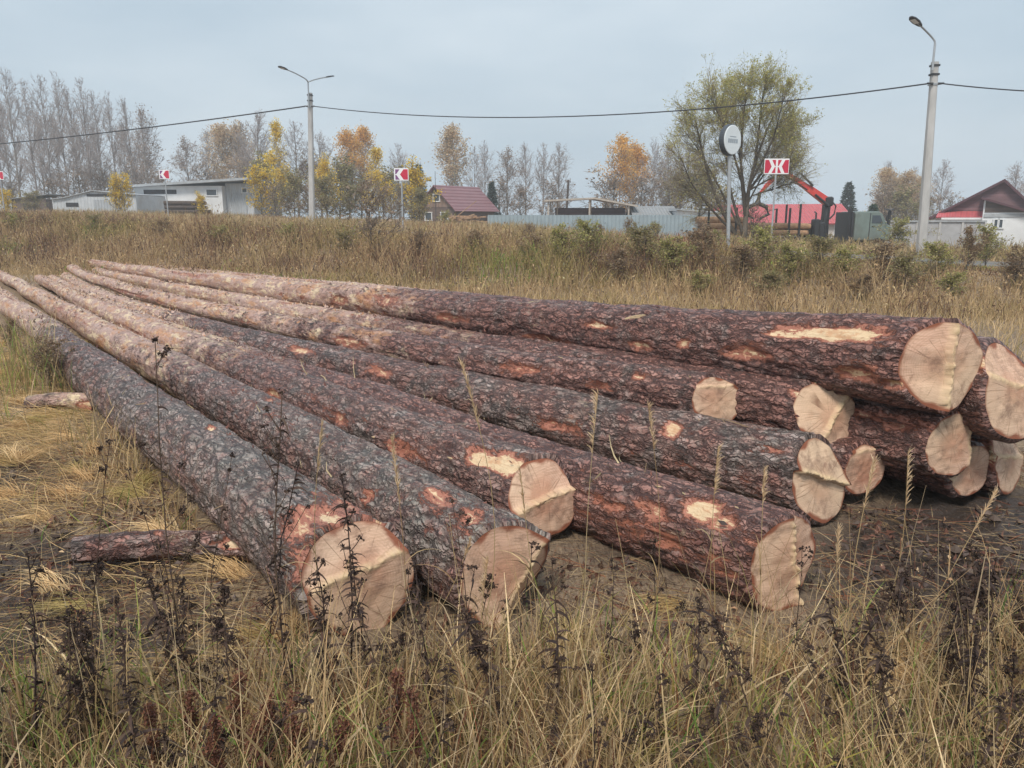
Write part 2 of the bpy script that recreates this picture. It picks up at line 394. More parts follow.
# ------------------------------------------------------------------ the felled pines
def bark_material():
    k = NT('pine_bark', .5, .5)
    P = k.attr('lc', 'Vector'); typ = k.attr('typ'); scr = k.attr('scr'); lich = k.attr('lich')
    def warp(sc_, amt):
        nw = k.n('ShaderNodeTexNoise'); nw.inputs['Scale'].default_value = sc_; nw.inputs['Detail'].default_value = 4; k.l(P, nw.inputs['Vector'])
        sw = k.n('ShaderNodeVectorMath'); sw.operation = 'SCALE'; sw.inputs['Scale'].default_value = amt; k.l(nw.outputs['Color'], sw.inputs[0])
        o = k.n('ShaderNodeVectorMath'); o.operation = 'ADD'; k.l(P, o.inputs[0]); k.l(sw.outputs[0], o.inputs[1]); return o.outputs[0]
    Pw0 = warp(9, .06); nw2 = k.n('ShaderNodeTexNoise'); nw2.inputs['Scale'].default_value = 38; nw2.inputs['Detail'].default_value = 3; k.l(P, nw2.inputs['Vector'])
    sw2 = k.n('ShaderNodeVectorMath'); sw2.operation = 'MULTIPLY_ADD'; sw2.inputs[1].default_value = (.05, .03, .03); k.l(nw2.outputs['Color'], sw2.inputs[0]); k.l(Pw0, sw2.inputs[2]); Pw = sw2.outputs[0]
    brk = k.noise(k.mapping(P, (.6, 1, 1), (4, 4, 1)), 12, 4, .7)
    m1 = k.mapping(Pw, (.26, 1, 1)); m2 = k.mapping(Pw, (.36, 1, 1), (2, 5, 1))
    ve = k.voro(m1, 21, 'DISTANCE_TO_EDGE'); vc = k.voro(m1, 21, 'F1', 'Color'); ve2 = k.voro(m2, 50, 'DISTANCE_TO_EDGE'); vc2 = k.voro(m2, 50, 'F1', 'Color')
    rip = k.noise(k.mapping(Pw, (.3, 1, 1)), 30, 6, .75); fine = k.noise(k.mapping(P, (.6, 1, 1)), 85, 5, .8)
    med = k.noise(P, 6, 6, .72); big = k.noise(P, 1.7, 4, .6); cl = k.noise(k.mapping(P, (.5, 1, 1), (7, 2, 2)), 15, 5, .75)
    pl1 = k.math('MAXIMUM', k.ramp(ve, [(.015, .0), (.16, 1.)]), k.ramp(brk, [(.50, 0.), (.66, .9)])); pl2 = k.math('MAXIMUM', k.ramp(ve2, [(0, .15), (.14, 1.)]), k.ramp(brk, [(.36, .9), (.5, .1)]))
    plate = k.math('MULTIPLY', pl1, pl2)
    cellv = k.math('MULTIPLY_ADD', k.n_sep(vc), .6, k.math('MULTIPLY', k.n_sep(vc2), .4))
    grey = k.mix(k.ramp(k.math('ADD', k.math('MULTIPLY', rip, .7), k.math('MULTIPLY', cellv, .3)), [(.32, 0.), (.62, 1.)]), (.105, .070, .060), (.60, .47, .43))
    grey = k.mix(k.ramp(fine, [(.36, .6), (.58, 0.)]), grey, (.05, .038, .036))
    rough = k.mix(plate, (.030, .017, .014), grey)
    red = k.attr('red')
    redc = k.mix(k.math('MULTIPLY', plate, k.ramp(rip, [(.3, .2), (.65, 1.)])), (.06, .022, .019), (.52, .23, .18))
    rough = k.mix(k.math('MULTIPLY', k.ramp(k.math('ADD', med, k.math('MULTIPLY', red, .12)), [(.42, 0.), (.57, 1.)]), .85), rough, redc)
    rough = k.mix(k.math('MULTIPLY', k.ramp(cl, [(.56, 0.), (.66, 1.)]), .55), rough, (.40, .27, .235))
    rough = k.mix(k.math('MULTIPLY', k.ramp(k.noise(k.mapping(P, (.5, 1, 1), (2, 9, 2)), 19, 5, .75), [(.60, 0.), (.68, 1.)]), .8), rough, (.035, .026, .026))
    lm = k.math('MULTIPLY', k.math('MULTIPLY', lich, k.math('MULTIPLY_ADD', plate, .8, .2)), k.ramp(k.noise(P, 13, 6, .8), [(.42, 0.), (.56, 1.)]))
    rough = k.mix(k.math('MULTIPLY', lm, .85), rough, k.mix(rip, (.10, .095, .075), (.60, .585, .51)))
    smooth = k.mix(k.ramp(med, [(.3, 0.), (.7, 1.)]), (.36, .20, .15), (.60, .42, .36))
    smooth = k.mix(k.ramp(k.noise(k.mapping(P, (.5, 1, 1), (3, 3, 3)), 26, 5, .75), [(.52, 0.), (.66, .85)]), smooth, (.13, .085, .075))
    smooth = k.mix(k.ramp(k.noise(k.mapping(P, (.35, 1, 1), (9, 1, 3)), 9, 6, .75), [(.53, 0.), (.57, .9)]), smooth, (.74, .58, .38))
    smooth = k.mix(k.ramp(k.noise(k.mapping(P, (.25, 1, 1), (1, 7, 3)), 6, 5, .75), [(.51, 0.), (.62, .85)]), smooth, (.52, .25, .11))
    tm = k.math('ADD', typ, k.math('ADD', k.math('MULTIPLY', k.math('SUBTRACT', big, .5), 1.6), k.math('MULTIPLY', k.math('SUBTRACT', cl, .5), 1.4)))
    tmc = k.ramp(tm, [(.3, 0.), (.62, 1.)])
    c = k.mix(tmc, rough, smooth)
    sm = k.math('ADD', scr, k.math('ADD', k.math('MULTIPLY', k.math('SUBTRACT', k.noise(k.mapping(P, (.4, 1, 1), (5, 2, 8)), 17, 6, .78), .5), 1.5), k.math('MULTIPLY', k.math('SUBTRACT', plate, .7), -.12)))
    wood = k.mix(k.noise(k.mapping(P, (.06, 1, 1)), 90, 4, .6), (.52, .34, .18), (.80, .64, .43))
    wood = k.mix(k.ramp(cl, [(.5, 0.), (.6, .6)]), wood, (.50, .23, .11))
    inner = k.mix(rip, (.20, .055, .04), (.50, .21, .13))
    c = k.mix(k.ramp(sm, [(.25, 0.), (.36, 1.)]), c, inner)
    c = k.mix(k.ramp(sm, [(.55, 0.), (.64, 1.)]), c, wood)
    k.color(c)
    k.l(k.ramp(cl, [(.3, .62), (.7, .34)]), k.b.inputs['Roughness'])
    k.b.inputs['Coat Weight'].default_value = .1; k.b.inputs['Coat Roughness'].default_value = .28
    h = k.math('ADD', k.math('MULTIPLY', plate, .9), k.math('ADD', k.math('MULTIPLY', rip, .55), k.math('MULTIPLY', fine, .55)))
    flat = k.math('SUBTRACT', 1.0, k.math('MAXIMUM', k.math('MULTIPLY', tmc, .6), k.ramp(sm, [(.28, 0.), (.4, .85)])))
    k.bump(k.math('MULTIPLY', h, flat), 1.0, .018)
    return k.m
def face_material():
    k = NT('fresh_cut_pine', .7, .25)
    P = k.attr('fc', 'Vector'); rid = k.attr('ridge'); rim = k.attr('rim')
    sx = k.n('ShaderNodeSeparateXYZ'); k.l(P, sx.inputs[0])
    d = k.math('SQRT', k.math('ADD', k.math('POWER', sx.outputs[0], 2), k.math('POWER', sx.outputs[1], 2)))
    d = k.math('ADD', d, k.math('MULTIPLY', k.noise(P, 7, 3), .035))
    ring = k.math('SINE', k.math('MULTIPLY', d, 520))
    saw = k.noise(k.mapping(P, (9, 150, 20)), 1, 3, .6); blot = k.noise(P, 9, 5, .65)
    c = k.mix(k.ramp(d, [(.08, 0.), (.15, 1.)]), (.49, .235, .16), (.68, .44, .325))
    c = k.mix(k.math('MULTIPLY', k.math('ADD', ring, 1), .11), c, (.33, .17, .10))
    c = k.mix(k.ramp(saw, [(.42, 0.), (.72, .6)]), c, (.38, .21, .13))
    c = k.mix(k.ramp(blot, [(.5, 0.), (.68, .5)]), c, (.72, .51, .38))
    c = k.mix(k.ramp(k.noise(k.mapping(P, (1, 1, 1), (4, 4, 4)), 17, 5, .75), [(.60, 0.), (.72, .55)]), c, (.22, .12, .08))
    c = k.mix(k.ramp(k.noise(k.mapping(P, (1.5, 1.5, .37)), 1, 2), [(.35, 0.), (.65, .55)]), c, (.72, .56, .38))
    sa = k.math('ARCTAN2', sx.outputs[1], sx.outputs[0]); cm = k.n('ShaderNodeCombineXYZ'); k.l(sa, cm.inputs[0]); k.l(k.math('MULTIPLY', d, 1.2), cm.inputs[1]); k.l(sx.outputs[2], cm.inputs[2])
    crack = k.ramp(k.voro(k.mapping(cm.outputs[0], (1.5, 1, 1)), 1.4, 'DISTANCE_TO_EDGE'), [(0, 1.), (.03, 0.)])
    c = k.mix(k.math('MULTIPLY', crack, k.ramp(blot, [(.4, .0), (.6, .8)])), c, (.20, .10, .06))
    c = k.mix(k.ramp(k.noise(k.mapping(P, (1, 1, 1), (8, 4, 1)), 6, 6, .8), [(.51, 0.), (.66, .75)]), c, (.27, .165, .12))
    c = k.mix(rid, c, k.mix(k.noise(P, 60, 4, .7), (.62, .43, .22), (.84, .68, .44)))
    c = k.mix(rim, c, (.26, .095, .055))
    k.color(c); k.bump(k.math('ADD', saw, k.math('MULTIPLY', k.noise(P, 40, 4, .7), .6)), .35, .006)
    return k.m
M_BARK, M_FACE = bark_material(), face_material()
LOG_AXES = []

class Log:
    def __init__(s, ctrl, r0, r1, t1, seed, tmax=1.0):
        s.C = np.array(ctrl); s.r0, s.r1, s.t1, s.seed, s.tmax = r0, r1, t1, seed, tmax
        t = np.linspace(0, tmax, 400); p = s.at(t); s.L = np.linalg.norm(np.diff(p, axis=0), axis=1).sum()
        LOG_AXES.append((p, s.rad(t)))
    def at(s, t):
        t = np.asarray(t)[..., None]; t1 = s.t1
        return s.C[0]*(t-t1)*(t-1)/t1+s.C[1]*t*(t-1)/(t1*(t1-1))+s.C[2]*t*(t-t1)/(1-t1)
    def rad(s, t): return s.r0+(s.r1-s.r0)*np.asarray(t)
    def frame(s, t):
        p = s.at(t); T = s.at(np.asarray(t)+.002)-s.at(np.asarray(t)-.002); T /= np.linalg.norm(T, axis=-1)[..., None]
        A = np.cross(T, np.array([0, 0, 1.])); A /= np.linalg.norm(A, axis=-1)[..., None]; B = np.cross(A, T)
        return p, T, A, B
    def R(s, th, x):
        q = np.stack([np.cos(th)*1.3+s.seed, np.sin(th)*1.3, x*.5], -1)
        k = 1+.07*vnoise(q, s.seed)+.03*vnoise(q*2.3+4, s.seed+1)
        flare = 1+.07*np.exp(-x/.35)*(1+.6*np.sin(3*th+s.seed))
        return s.rad(x/s.L*s.tmax)*k*flare

def cut_height(a, b, r, cut, seed):
    ang, off, slope, step, tilt = cut[:5]; yaw, base_ = (tuple(cut[5:])+(0., 0.))[:2]
    dx, dy = math.cos(ang), math.sin(ang)
    tt = a*dx+b*dy-off; side = -a*dy+b*dx
    wob = .05*vnoise(np.stack([side*3, side*0+seed, side*0], -1), seed)
    tt = tt+wob
    h = np.where(tt > 0, step+slope*tt*r, tilt*tt*r)
    h = h+yaw*a*r+base_
    rg = np.exp(-((tt+.05*np.sign(step+1e-9))/.06)**2)
    spl = np.abs(fbm(np.stack([side*6, tt*7, a*0+seed], -1), seed+3, 4))*1.5
    spl = spl*(.6+.8*np.abs(vnoise(np.stack([side*6, side*0+3.3, a*0+seed], -1), seed+8))); h = h-rg*abs(step)*.7*spl+.003*vnoise(np.stack([a*6, b*6, a*0+seed], -1), seed+5)
    return h, rg*np.clip(.35+spl*1.2, 0, 1)*np.clip(abs(step)*60, 0, 1)

M_FLAKE = m_leaf('loose_bark_flake', .7, 0, scale=20, var=.2)
def flakes(root, lg, tx, off):
    g = np.random.default_rng(lg.seed+77); b = MB()
    n = 900; x = np.concatenate([g.uniform(tx-2, lg.L, n), g.uniform(.1, tx, 160)]); n = len(x); th = g.normal(math.pi/2, .75, n)
    p, T, A, B = lg.frame(x/lg.L*lg.tmax); rr = lg.R(th, x)+.006
    N = A*np.cos(th)[:, None]+B*np.sin(th)[:, None]; S = np.cross(N, T)
    far = x > tx-.5
    pal = np.where(far[:, None], np.array([(.46, .25, .15), (.60, .44, .33), (.17, .11, .09), (.44, .30, .25), (.52, .36, .30)])[g.integers(0, 5, n)], np.array([(.15, .07, .06), (.24, .11, .085), (.09, .07, .065), (.30, .20, .17), (.5, .36, .22)])[g.choice(5, n, p=[.4, .2, .3, .08, .02])])
    ln = g.uniform(.02, .10, n)*np.where(far, .9, .45); wd = ln*g.uniform(.25, .6, n); rot = g.normal(0, .5, n); lift = g.uniform(.0, .028, n)*np.where(g.uniform(0, 1, n) > .8, 1.8, 1)
    D = T*np.cos(rot)[:, None]+S*np.sin(rot)[:, None]; E = np.cross(N, D)
    c = p+N*rr[:, None]-off
    V = np.stack([c-D*ln[:, None]*.5, c+E*wd[:, None]*.5+N*(lift*.4)[:, None], c+D*ln[:, None]*.5+N*lift[:, None], c-E*wd[:, None]*.5+N*(lift*.2)[:, None]], 1).reshape(-1, 3)
    b.add(V, np.arange(4*n).reshape(n, 4), np.repeat(pal*.85*(1+g.uniform(-.2, .2, (n, 1))), 4, 0))
    m = 90; x = g.uniform(.3, lg.L, m); th = g.normal(math.pi/2, .6, m); p, T, A, B = lg.frame(x/lg.L*lg.tmax); N = A*np.cos(th)[:, None]+B*np.sin(th)[:, None]
    b.strips(p+N*(lg.R(th, x)+.004)[:, None]-off, T+g.normal(0, .7, (m, 3))+N*.35, T+g.normal(0, .9, (m, 3))-N*.3, g.uniform(.05, .22, m), .008, 3, np.array([(.30, .21, .13), (.10, .07, .06), (.45, .36, .22)])[g.integers(0, 3, m)], .3, rng=g)
    b.build('loose_flakes', M_FLAKE, root)
def make_log(name, lg, cut, label, typ_x, scr_px=(), group=None, nx=430, nth=100, cat='log', lich=0.0, scr_rand=.25, far_cut=(1.3, 2, .0, .0, .05), bands=(), red=0.0):
    root = empty(name, lg.at(0.0)*np.array([1, 1, 0]), 0, label, cat, group)
    off = np.array(root.location)
    s_ = np.linspace(0, 1, nx); x = lg.L*(.12*s_+.88*s_**2.2); th = np.arange(nth)*2*math.pi/nth
    X, TH = np.meshgrid(x, th, indexing='ij')
    xo, _ = cut_height(np.cos(th), np.sin(th), lg.r0, cut, lg.seed)
    X = X+xo[None]*np.clip(1-X/1.1, 0, 1)
    p, T, A, B = lg.frame(X/lg.L*lg.tmax)
    wv = np.stack([X*.55, X*0+lg.seed, X*0], -1)*np.array([1, 1, 1]); p = p+A*(.035*vnoise(wv, 3)*np.clip(X, 0, 1))[..., None]+B*(.02*vnoise(wv+9, 4)*np.clip(X, 0, 1))[..., None]
    Rr = lg.R(TH, X)
    q = np.stack([X*1.1, np.cos(TH)*lg.r0*3, np.sin(TH)*lg.r0*3], -1)
    typ = sstep(typ_x-4.5, typ_x+3.5, X+1.2*fbm(q*.6, lg.seed+9, 3))
    lump = fbm(np.stack([X*4, np.cos(TH)*lg.r0*14, np.sin(TH)*lg.r0*14], -1), lg.seed+2, 4)
    rid = 1-np.abs(fbm(np.stack([X*7, np.cos(TH)*lg.r0*26, np.sin(TH)*lg.r0*26], -1), lg.seed+4, 3))*2.2
    disp = (.02*lump*(1-.4*typ)+.016*np.clip(rid, 0, 1)*(1-typ*.8))
    # knots left by the harvester along the stem
    kr = np.random.default_rng(lg.seed+50)
    for _ in range(26):
        kx, kt = kr.uniform(min(.8, lg.L*.3), lg.L), kr.uniform(0, 6.28)
        dd = ((X-kx)/.06)**2+((np.angle(np.exp(1j*(TH-kt))))*Rr/.05)**2
        disp = disp+.018*np.exp(-dd)*np.clip(kx/4, .2, 1)
    # scraped places
    up = np.sin(TH)
    scr = .36*(typ*.7+.12)*np.clip(fbm(q*np.array([.8, 2, 2]), lg.seed+11, 4)*2.6, -1, 1)*(.6+.4*up)+(scr_rand+.07)*(fbm(q*np.array([.38, 2.6, 2.6]), lg.seed+13, 4)-.10)*2.2
    for bx, bw in bands: scr = scr+.34*np.exp(-((X-bx)/bw)**2)*(.6+.8*vnoise(np.stack([np.cos(TH)*2, np.sin(TH)*2, X*3], -1), 5))
    pos = p+(A*np.cos(TH)[..., None]+B*np.sin(TH)[..., None])*Rr[..., None]
    ppx, ppy, dep = proj(pos)
    for (sx, sy, sl_, sw, amp) in scr_px:
        cost = (ppx-sx)**2+(ppy-sy)**2+((A*np.cos(TH)[..., None]+B*np.sin(TH)[..., None])*(pos-np.array([0, 0, EYE]))).sum(-1).clip(0, None)*1e4
        w_ = np.unravel_index(np.argmin(cost), cost.shape); cx, ct = X[w_], TH[w_]
        dd = ((X-cx)/sl_)**2+((np.angle(np.exp(1j*(TH-ct))))*Rr/sw)**2
        scr = np.maximum(scr, amp*np.exp(-dd*.8))
    disp = disp*(1-.7*sstep(.35, .5, scr))-.012*sstep(.28, .4, scr)
    disp[0] = -.05*Rr[0]; disp[1] *= .4
    pos = p+(A*np.cos(TH)[..., None]+B*np.sin(TH)[..., None])*(Rr+disp)[..., None]
    b = MB(); i = np.arange(nx-1)[:, None]*nth; j = np.arange(nth)[None]; kk = (j+1) % nth
    Fq = np.stack([i+j, i+kk, i+nth+kk, i+nth+j], -1).reshape(-1, 4)[:, ::-1]
    b.add(pos-off, Fq)
    lc = np.stack([X, np.cos(TH)*Rr, np.sin(TH)*Rr], -1)+lg.seed*3.7
    lch = lich*np.clip(1-X/5, 0, 1)*np.clip(.5+.6*up, 0, 1)
    b.build('bark', M_BARK, root, True, {'lc': lc.reshape(-1, 3), 'typ': typ.reshape(-1), 'scr': scr.reshape(-1), 'lich': lch.reshape(-1), 'red': np.full(X.size, red)})
    if nx > 200: flakes(root, lg, typ_x, off)
    # sawn faces
    for end in (0, 1):
        nr = 26 if end == 0 else 6
        rho = np.linspace(0, 1, nr)[1:]; RO, TT = np.meshgrid(rho, th, indexing='ij')
        a, c = RO*np.cos(TT), RO*np.sin(TT)
        if end == 0:
            h, rg = cut_height(a, c, lg.r0, cut, lg.seed); h0, rg0 = cut_height(np.array([0.]), np.array([0.]), lg.r0, cut, lg.seed)
            rim_r = Rr[0]+disp[0]; xx = np.maximum(h, 0)
        else:
            h = np.zeros_like(a)+lg.L; h0, rg0, rg = np.array([lg.L]), np.array([0.]), a*0; rim_r = Rr[-1]+disp[-1]; xx = h
        pp, Tq, Aq, Bq = lg.frame(xx/lg.L*lg.tmax); pc, Tc, _, _ = lg.frame(np.array([max(float(h0[0]), 0)/lg.L*lg.tmax]))
        back = (h-xx)
        V = pp+Tq*back[..., None]+(Aq*a[..., None]+Bq*c[..., None])*rim_r[None, :, None]
        Vc = pc[0]+Tc[0]*min(float(h0[0]), 0)
        m = len(rho); fcs = []
        ii = np.arange(m-1)[:, None]*nth
        Fq = np.stack([ii+j, ii+nth+j, ii+nth+kk, ii+kk], -1).reshape(-1, 4)
        tri = np.stack([np.full(nth, m*nth), j[0], kk[0], kk[0]], -1)
        Fq = np.vstack([Fq, tri])
        if end == 0: Fq = np.where((Fq[:, 2] == Fq[:, 3])[:, None], Fq[:, [0, 2, 1, 1]], Fq[:, ::-1])
        b = MB(); b.add(np.vstack([V.reshape(-1, 3), Vc[None]])-off, Fq)
        sc0 = lg.r0 if end == 0 else lg.r1
        fc = np.vstack([np.stack([a*sc0, c*sc0, h], -1).reshape(-1, 3), [[0, 0, float(h0[0])]]])+0
        fc[:, 2] += lg.seed
        rimv = np.append(sstep(.91, .985, RO+.09*vnoise(np.stack([a*4, c*4, a*0], -1), lg.seed)).reshape(-1), 0)
        b.build('cut_face', M_FACE, root, True, {'fc': fc, 'ridge': np.append(rg.reshape(-1), rg0), 'rim': rimv})
    return root

LOGS = {
 'A': ([(-.587, 2.761, .215), (-3.66, 6.767, .181), (-16.629, 23.381, .121)], .215, .11, .194),
 'B': ([(-.032, 2.878, .2), (-1.641, 5.028, .18), (-12.703, 19.515, .14)], .2, .11, .128),
 'C': ([(.173, 3.586, .239), (-1.695, 5.908, .229), (-11.587, 18.995, .13)], .185, .1, .161),
 'D': ([(1.151, 2.99, .2), (-.789, 5.337, .173), (-11.29, 18.992, .131)], .2, .1, .146),
 'E': ([(1.648, 3.886, .223), (-2.203, 7.876, .17), (-11.324, 19.661, .132)], .21, .11, .263),
 'F': ([(1.243, 4.578, .5), (-2.396, 8.623, .36), (-11.643, 20.538, .3)], .155, .09, .265),
 'G': ([(1.848, 4.278, .488), (-1.269, 8.337, .361), (-11.676, 21.709, .148)], .185, .1, .232),
 'H': ([(2.299, 3.944, .84), (-1.277, 8.874, .608), (-12.257, 22.679, .295)], .225, .11, .263),
 'I': ([(2.419, 4.078, .375), (.734, 6.256, .296), (-11.538, 22.721, .136)], .18, .1, .118),
 'J': ([(2.636, 4.224, .179), (1.078, 6.249, .156), (-11.522, 23.41, .122)], .15, .1, .101),
 'K': ([(2.739, 4.087, .669), (.521, 8.397, .462), (-11.923, 24.566, .139)], .26, .1, .187),
 'M': ([(2.944, 4.357, .19), (1.594, 6.297, .17), (-11.121, 23.85, .124)], .19, .09, .104),
 'N': ([(2.007, 4.18, .189), (-.093, 6.904, .149), (-11.36, 21.641, .108)], .14, .09, .156),
}
# angle of the undercut side (0 = right, 90 = up; seen from along the stem), its offset, slope, step, tilt of the rest
CUTS = {
 'A': (R(100), .25, .55, .018, .05, -.05), 'B': (R(-35), .35, .6, .025, -.1, -.15, -.05), 'C': (R(100), .02, .55, .035, .12, -.05), 'D': (R(10), .1, .25, .035, -.1, -.27, -.03),
 'E': (R(68), .1, .55, -.03, .22, -.3, .02), 'F': (R(90), .7, .3, .01, .1, -.5), 'G': (R(140), -.1, .6, .02, .1, -.1), 'H': (R(175), .05, .62, .03, .1, -.05),
 'I': (R(0), .75, .5, .015, .1, -.42), 'J': (R(140), .5, .5, .01, .05, -.25), 'K': (R(75), .25, .6, .02, .1, 0), 'M': (R(80), .2, .5, .02, .1, 0), 'N': (R(90), .8, .2, .01, .0, -.3)}
GRP = 'felled pine logs in the pile'
SPEC = {
 'A': ('leftmost pine log of the pile, lichened grey bark, red scrapes above its sawn end', 9.5, [(330, 517, .10, .06, .75), (380, 513, .07, .03, .8), (312, 520, .16, .16, .50), (345, 508, .2, .10, .47), (300, 560, .12, .1, .45), (232, 436, .05, .04, .6), (210, 428, .05, .03, .6), (150, 372, .2, .05, .55)], .8, .16),
 'B': ('second pine log from the left, cut end half hidden by dry stalks', 6.5, [(440, 500, .14, .08, .47), (470, 520, .1, .08, .47), (372, 497, .08, .05, .45), (270, 400, .1, .04, .5)], .9, .16),
 'C': ('pine log with a large cream bark scrape above its two-level cut end', 6.0, [(505, 463, .17, .06, 1.0), (480, 458, .12, .05, .9), (275, 395, .12, .04, .6), (405, 452, .22, .06, .5), (340, 420, .15, .05, .5)], .5, .2),
 'D': ('reddish front pine log, cream patch near its ridged cut end, below the lip-cut log', 7.0, [(703, 508, .09, .06, .95), (655, 512, .10, .05, .6), (665, 540, .16, .05, .5), (610, 505, .15, .05, .45), (720, 520, .1, .05, .6)], .15, .26),
 'E': ('thick dark-barked pine log with an overhanging lip on its cut end', 9.5, [(672, 430, .06, .05, .9), (770, 450, .08, .04, .45), (730, 505, .3, .02, .4), (560, 425, .22, .05, .5), (380, 372, .2, .05, .5), (300, 350, .25, .05, .6)], .45, .12),
 'F': ('thinner pine log whose small round cut end lies above the lip-cut thick log', 5.5, [(420, 365, .22, .03, .85), (455, 372, .12, .04, .6), (600, 385, .1, .04, .5), (520, 368, .3, .05, .52), (350, 342, .3, .06, .58), (640, 378, .06, .03, .6)], .2, .25),
 'G': ('pine log under the big top log, pale torn patch just behind its slanting cut end', 6.0, [(820, 385, .10, .04, .95), (800, 395, .05, .03, .7)], .1, .3),
 'H': ('big pine log on top of the pile, deep notched cut end and long cream scrape', 6.8, [(450, 318, .3, .05, .52), (545, 338, .35, .05, .5), (745, 352, .22, .06, .5), (340, 300, .3, .06, .62), (640, 345, .15, .04, .62), (835, 333, .30, .05, 1.0), (790, 333, .2, .03, .8), (858, 372, .12, .06, .6), (895, 383, .1, .03, .55), (600, 325, .2, .03, .6), (685, 343, .05, .04, .6), (385, 300, .5, .08, .5)], .05, .24),
 'I': ('pine log with a pale heart-shaped cut end under the notched top log', 8.0, [(905, 425, .12, .05, .5), (885, 415, .2, .03, .45)], .1, .22),
 'J': ('lowest small pine log whose cut end peeps out below the heart-shaped one', 8.0, [], .1, .2),
 'K': ('thick pine log cut off by the right photo edge, behind the notched top log', 8.0, [(995, 360, .1, .06, .65)], .05, .2),
 'M': ('bottom pine log at the right edge with an orange stained cut end', 8.0, [(990, 455, .12, .1, .6)], .05, .2),
 'N': ('small pine log end in the dark gap behind the lip-cut log', 8.0, [], .05, .2)}
_f = at_z(-16, 267, .13); LOGS['B'] = ([LOGS['B'][0][0], LOGS['B'][0][1], tuple(_f)], .2, .1, .105)
HB = [(6.3, .10), (7.1, .07), (7.8, .12), (8.8, .1), (9.6, .12)]
for i, (k_, (ctrl, r0, r1, t1)) in enumerate(LOGS.items()):
    lg = Log(ctrl, r0, r1, t1, 11+i*3, .86 if k_ == 'A' else 1.0)
    lab, tx, px, li, sr = SPEC[k_]
    vis = k_ not in 'JKMN'
    rt = make_log('pine_log', lg, CUTS[k_], lab, tx, px, GRP, nx=430 if vis else 260, nth=110 if vis else 72, lich=li, scr_rand=sr, bands=HB if k_ == 'H' else (), red=dict(A=-.2, B=.1, C=.4, D=.9, E=.0, F=.6, G=.8, H=.7).get(k_, .4))
    if k_ == 'H':     # a strip of torn wood standing off the bark
        b = MB(); p0 = at_y(652, 318, 5.55)-np.array(rt.location)
        for (dx, dz, L_, w_) in ((-.12, .04, .22, .035), (-.02, -.14, .17, .03), (.1, .03, .13, .02), (.05, .07, .1, .015)):
            b.strips(np.array([p0]), np.array([[dx, -.05, dz]]), np.array([[dx, .02, dz-.08]]), L_, w_, 5, taper=.3, facing=np.array([[0, 1., .1]]))
        sp = b.build('torn_splinter', m_plain('splintered_wood', (.6, .46, .29), .2, 40, .7, .2, .2), rt)
        sm_ = sp.modifiers.new('thickness', 'SOLIDIFY'); sm_.thickness = .008
# short pieces lying in the grass at the left
pa, pb = at_z(76, 556, .05), at_z(262, 548, .05)
pa[2], pb[2] = gz(pa[0], pa[1])+.075, gz(pb[0], pb[1])+.075
lg = Log([pa, (pa+pb)/2+np.array([.0, .03, .01]), pb], .05, .055, .5, 91)
make_log('short_log', lg, (0, 2, 0, 0, .05), 'thin short pine log lying in the straw, its pale sawn end to the left', 2.4, [(235, 543, .05, .03, .9)], None, 120, 40, 'log', 0, .1)
pa, pb = at_z(30, 402, .04), at_z(97, 405, .04)
pa[2], pb[2] = gz(pa[0], pa[1])+.04, gz(pb[0], pb[1])+.05
lg = Log([pa, (pa+pb)/2+np.array([0, .02, .02]), pb], .055, .06, .5, 95)
make_log('short_log', lg, (0, 2, 0, 0, .05), 'broken slab of bark and wood in the grass at the far left, splintered orange underneath', .9, [(60, 410, .2, .04, .7), (90, 405, .1, .04, .8)], None, 90, 36, 'log', 0, .35)

AX = np.vstack([p[:, :2] for p, r in LOG_AXES[:13]]); AR = np.concatenate([r for p, r in LOG_AXES[:13]])
AZ = np.concatenate([p[:, 2] for p, r in LOG_AXES[:13]])
def off_logs(X, Y, m=.03):
    out = np.ones(len(X), bool)
    sel = AZ-AR < .25
    for q in range(0, len(X), 4000):
        d = np.hypot(X[q:q+4000, None]-AX[None, sel, 0], Y[q:q+4000, None]-AX[None, sel, 1])-AR[None, sel]*.8-m
        out[q:q+4000] = d.min(1) > 0
    return out

# ------------------------------------------------------------------ grass and ground cover (nobody could count these)
UP = np.array([0, 0, 1.])
def rnd_dirs(n, lean, rng=RNG):
    a = rng.uniform(0, 2*math.pi, n); l = np.abs(rng.normal(0, lean, n))
    return np.stack([np.cos(a)*l, np.sin(a)*l, np.ones(n)], 1)
def lay(n, zlo, zhi, rng=RNG, main=None, spread=.5):
    a = rng.uniform(0, 2*math.pi, n) if main is None else rng.normal(main, spread, n)
    return np.stack([np.cos(a), np.sin(a), rng.uniform(zlo, zhi, n)], 1)
def cat(*a): return np.concatenate(a)
def spots(n, x0, x1, y0, y1, dens=None, rng=RNG, logs=True):
    X = rng.uniform(x0, x1, n); Y = rng.uniform(y0, y1, n)
    keep = np.abs(X) < Y*.9+1.2
    if dens is not None: keep &= rng.uniform(0, 1, n) < dens(X, Y)
    X, Y = X[keep], Y[keep]
    if logs and len(X): m = off_logs(X, Y); X, Y = X[m], Y[m]
    return X, Y
def base(X, Y, dz=0): return np.stack([X, Y, ground_z(X, Y)+dz], 1)
def mudf(X, Y):
    m = np.zeros(len(X))
    for (cx, cy, rx, ry, a) in ((3.6, 3.7, 2.2, .8, 1.2), (2.2, 3.4, 1.2, .7, .9), (-2.5, 3.3, 1.0, .55, .9), (-3.6, 4.6, .9, .5, .8), (.9, 3.5, .8, .45, .6), (-1.7, 2.8, .7, .4, .6)):
        m = np.maximum(m, a*np.exp(-((X-cx)/rx)**2-((Y-cy)/ry)**2))
    return np.clip(m+.35*n2(X, Y, 1.3, 77), 0, 1)

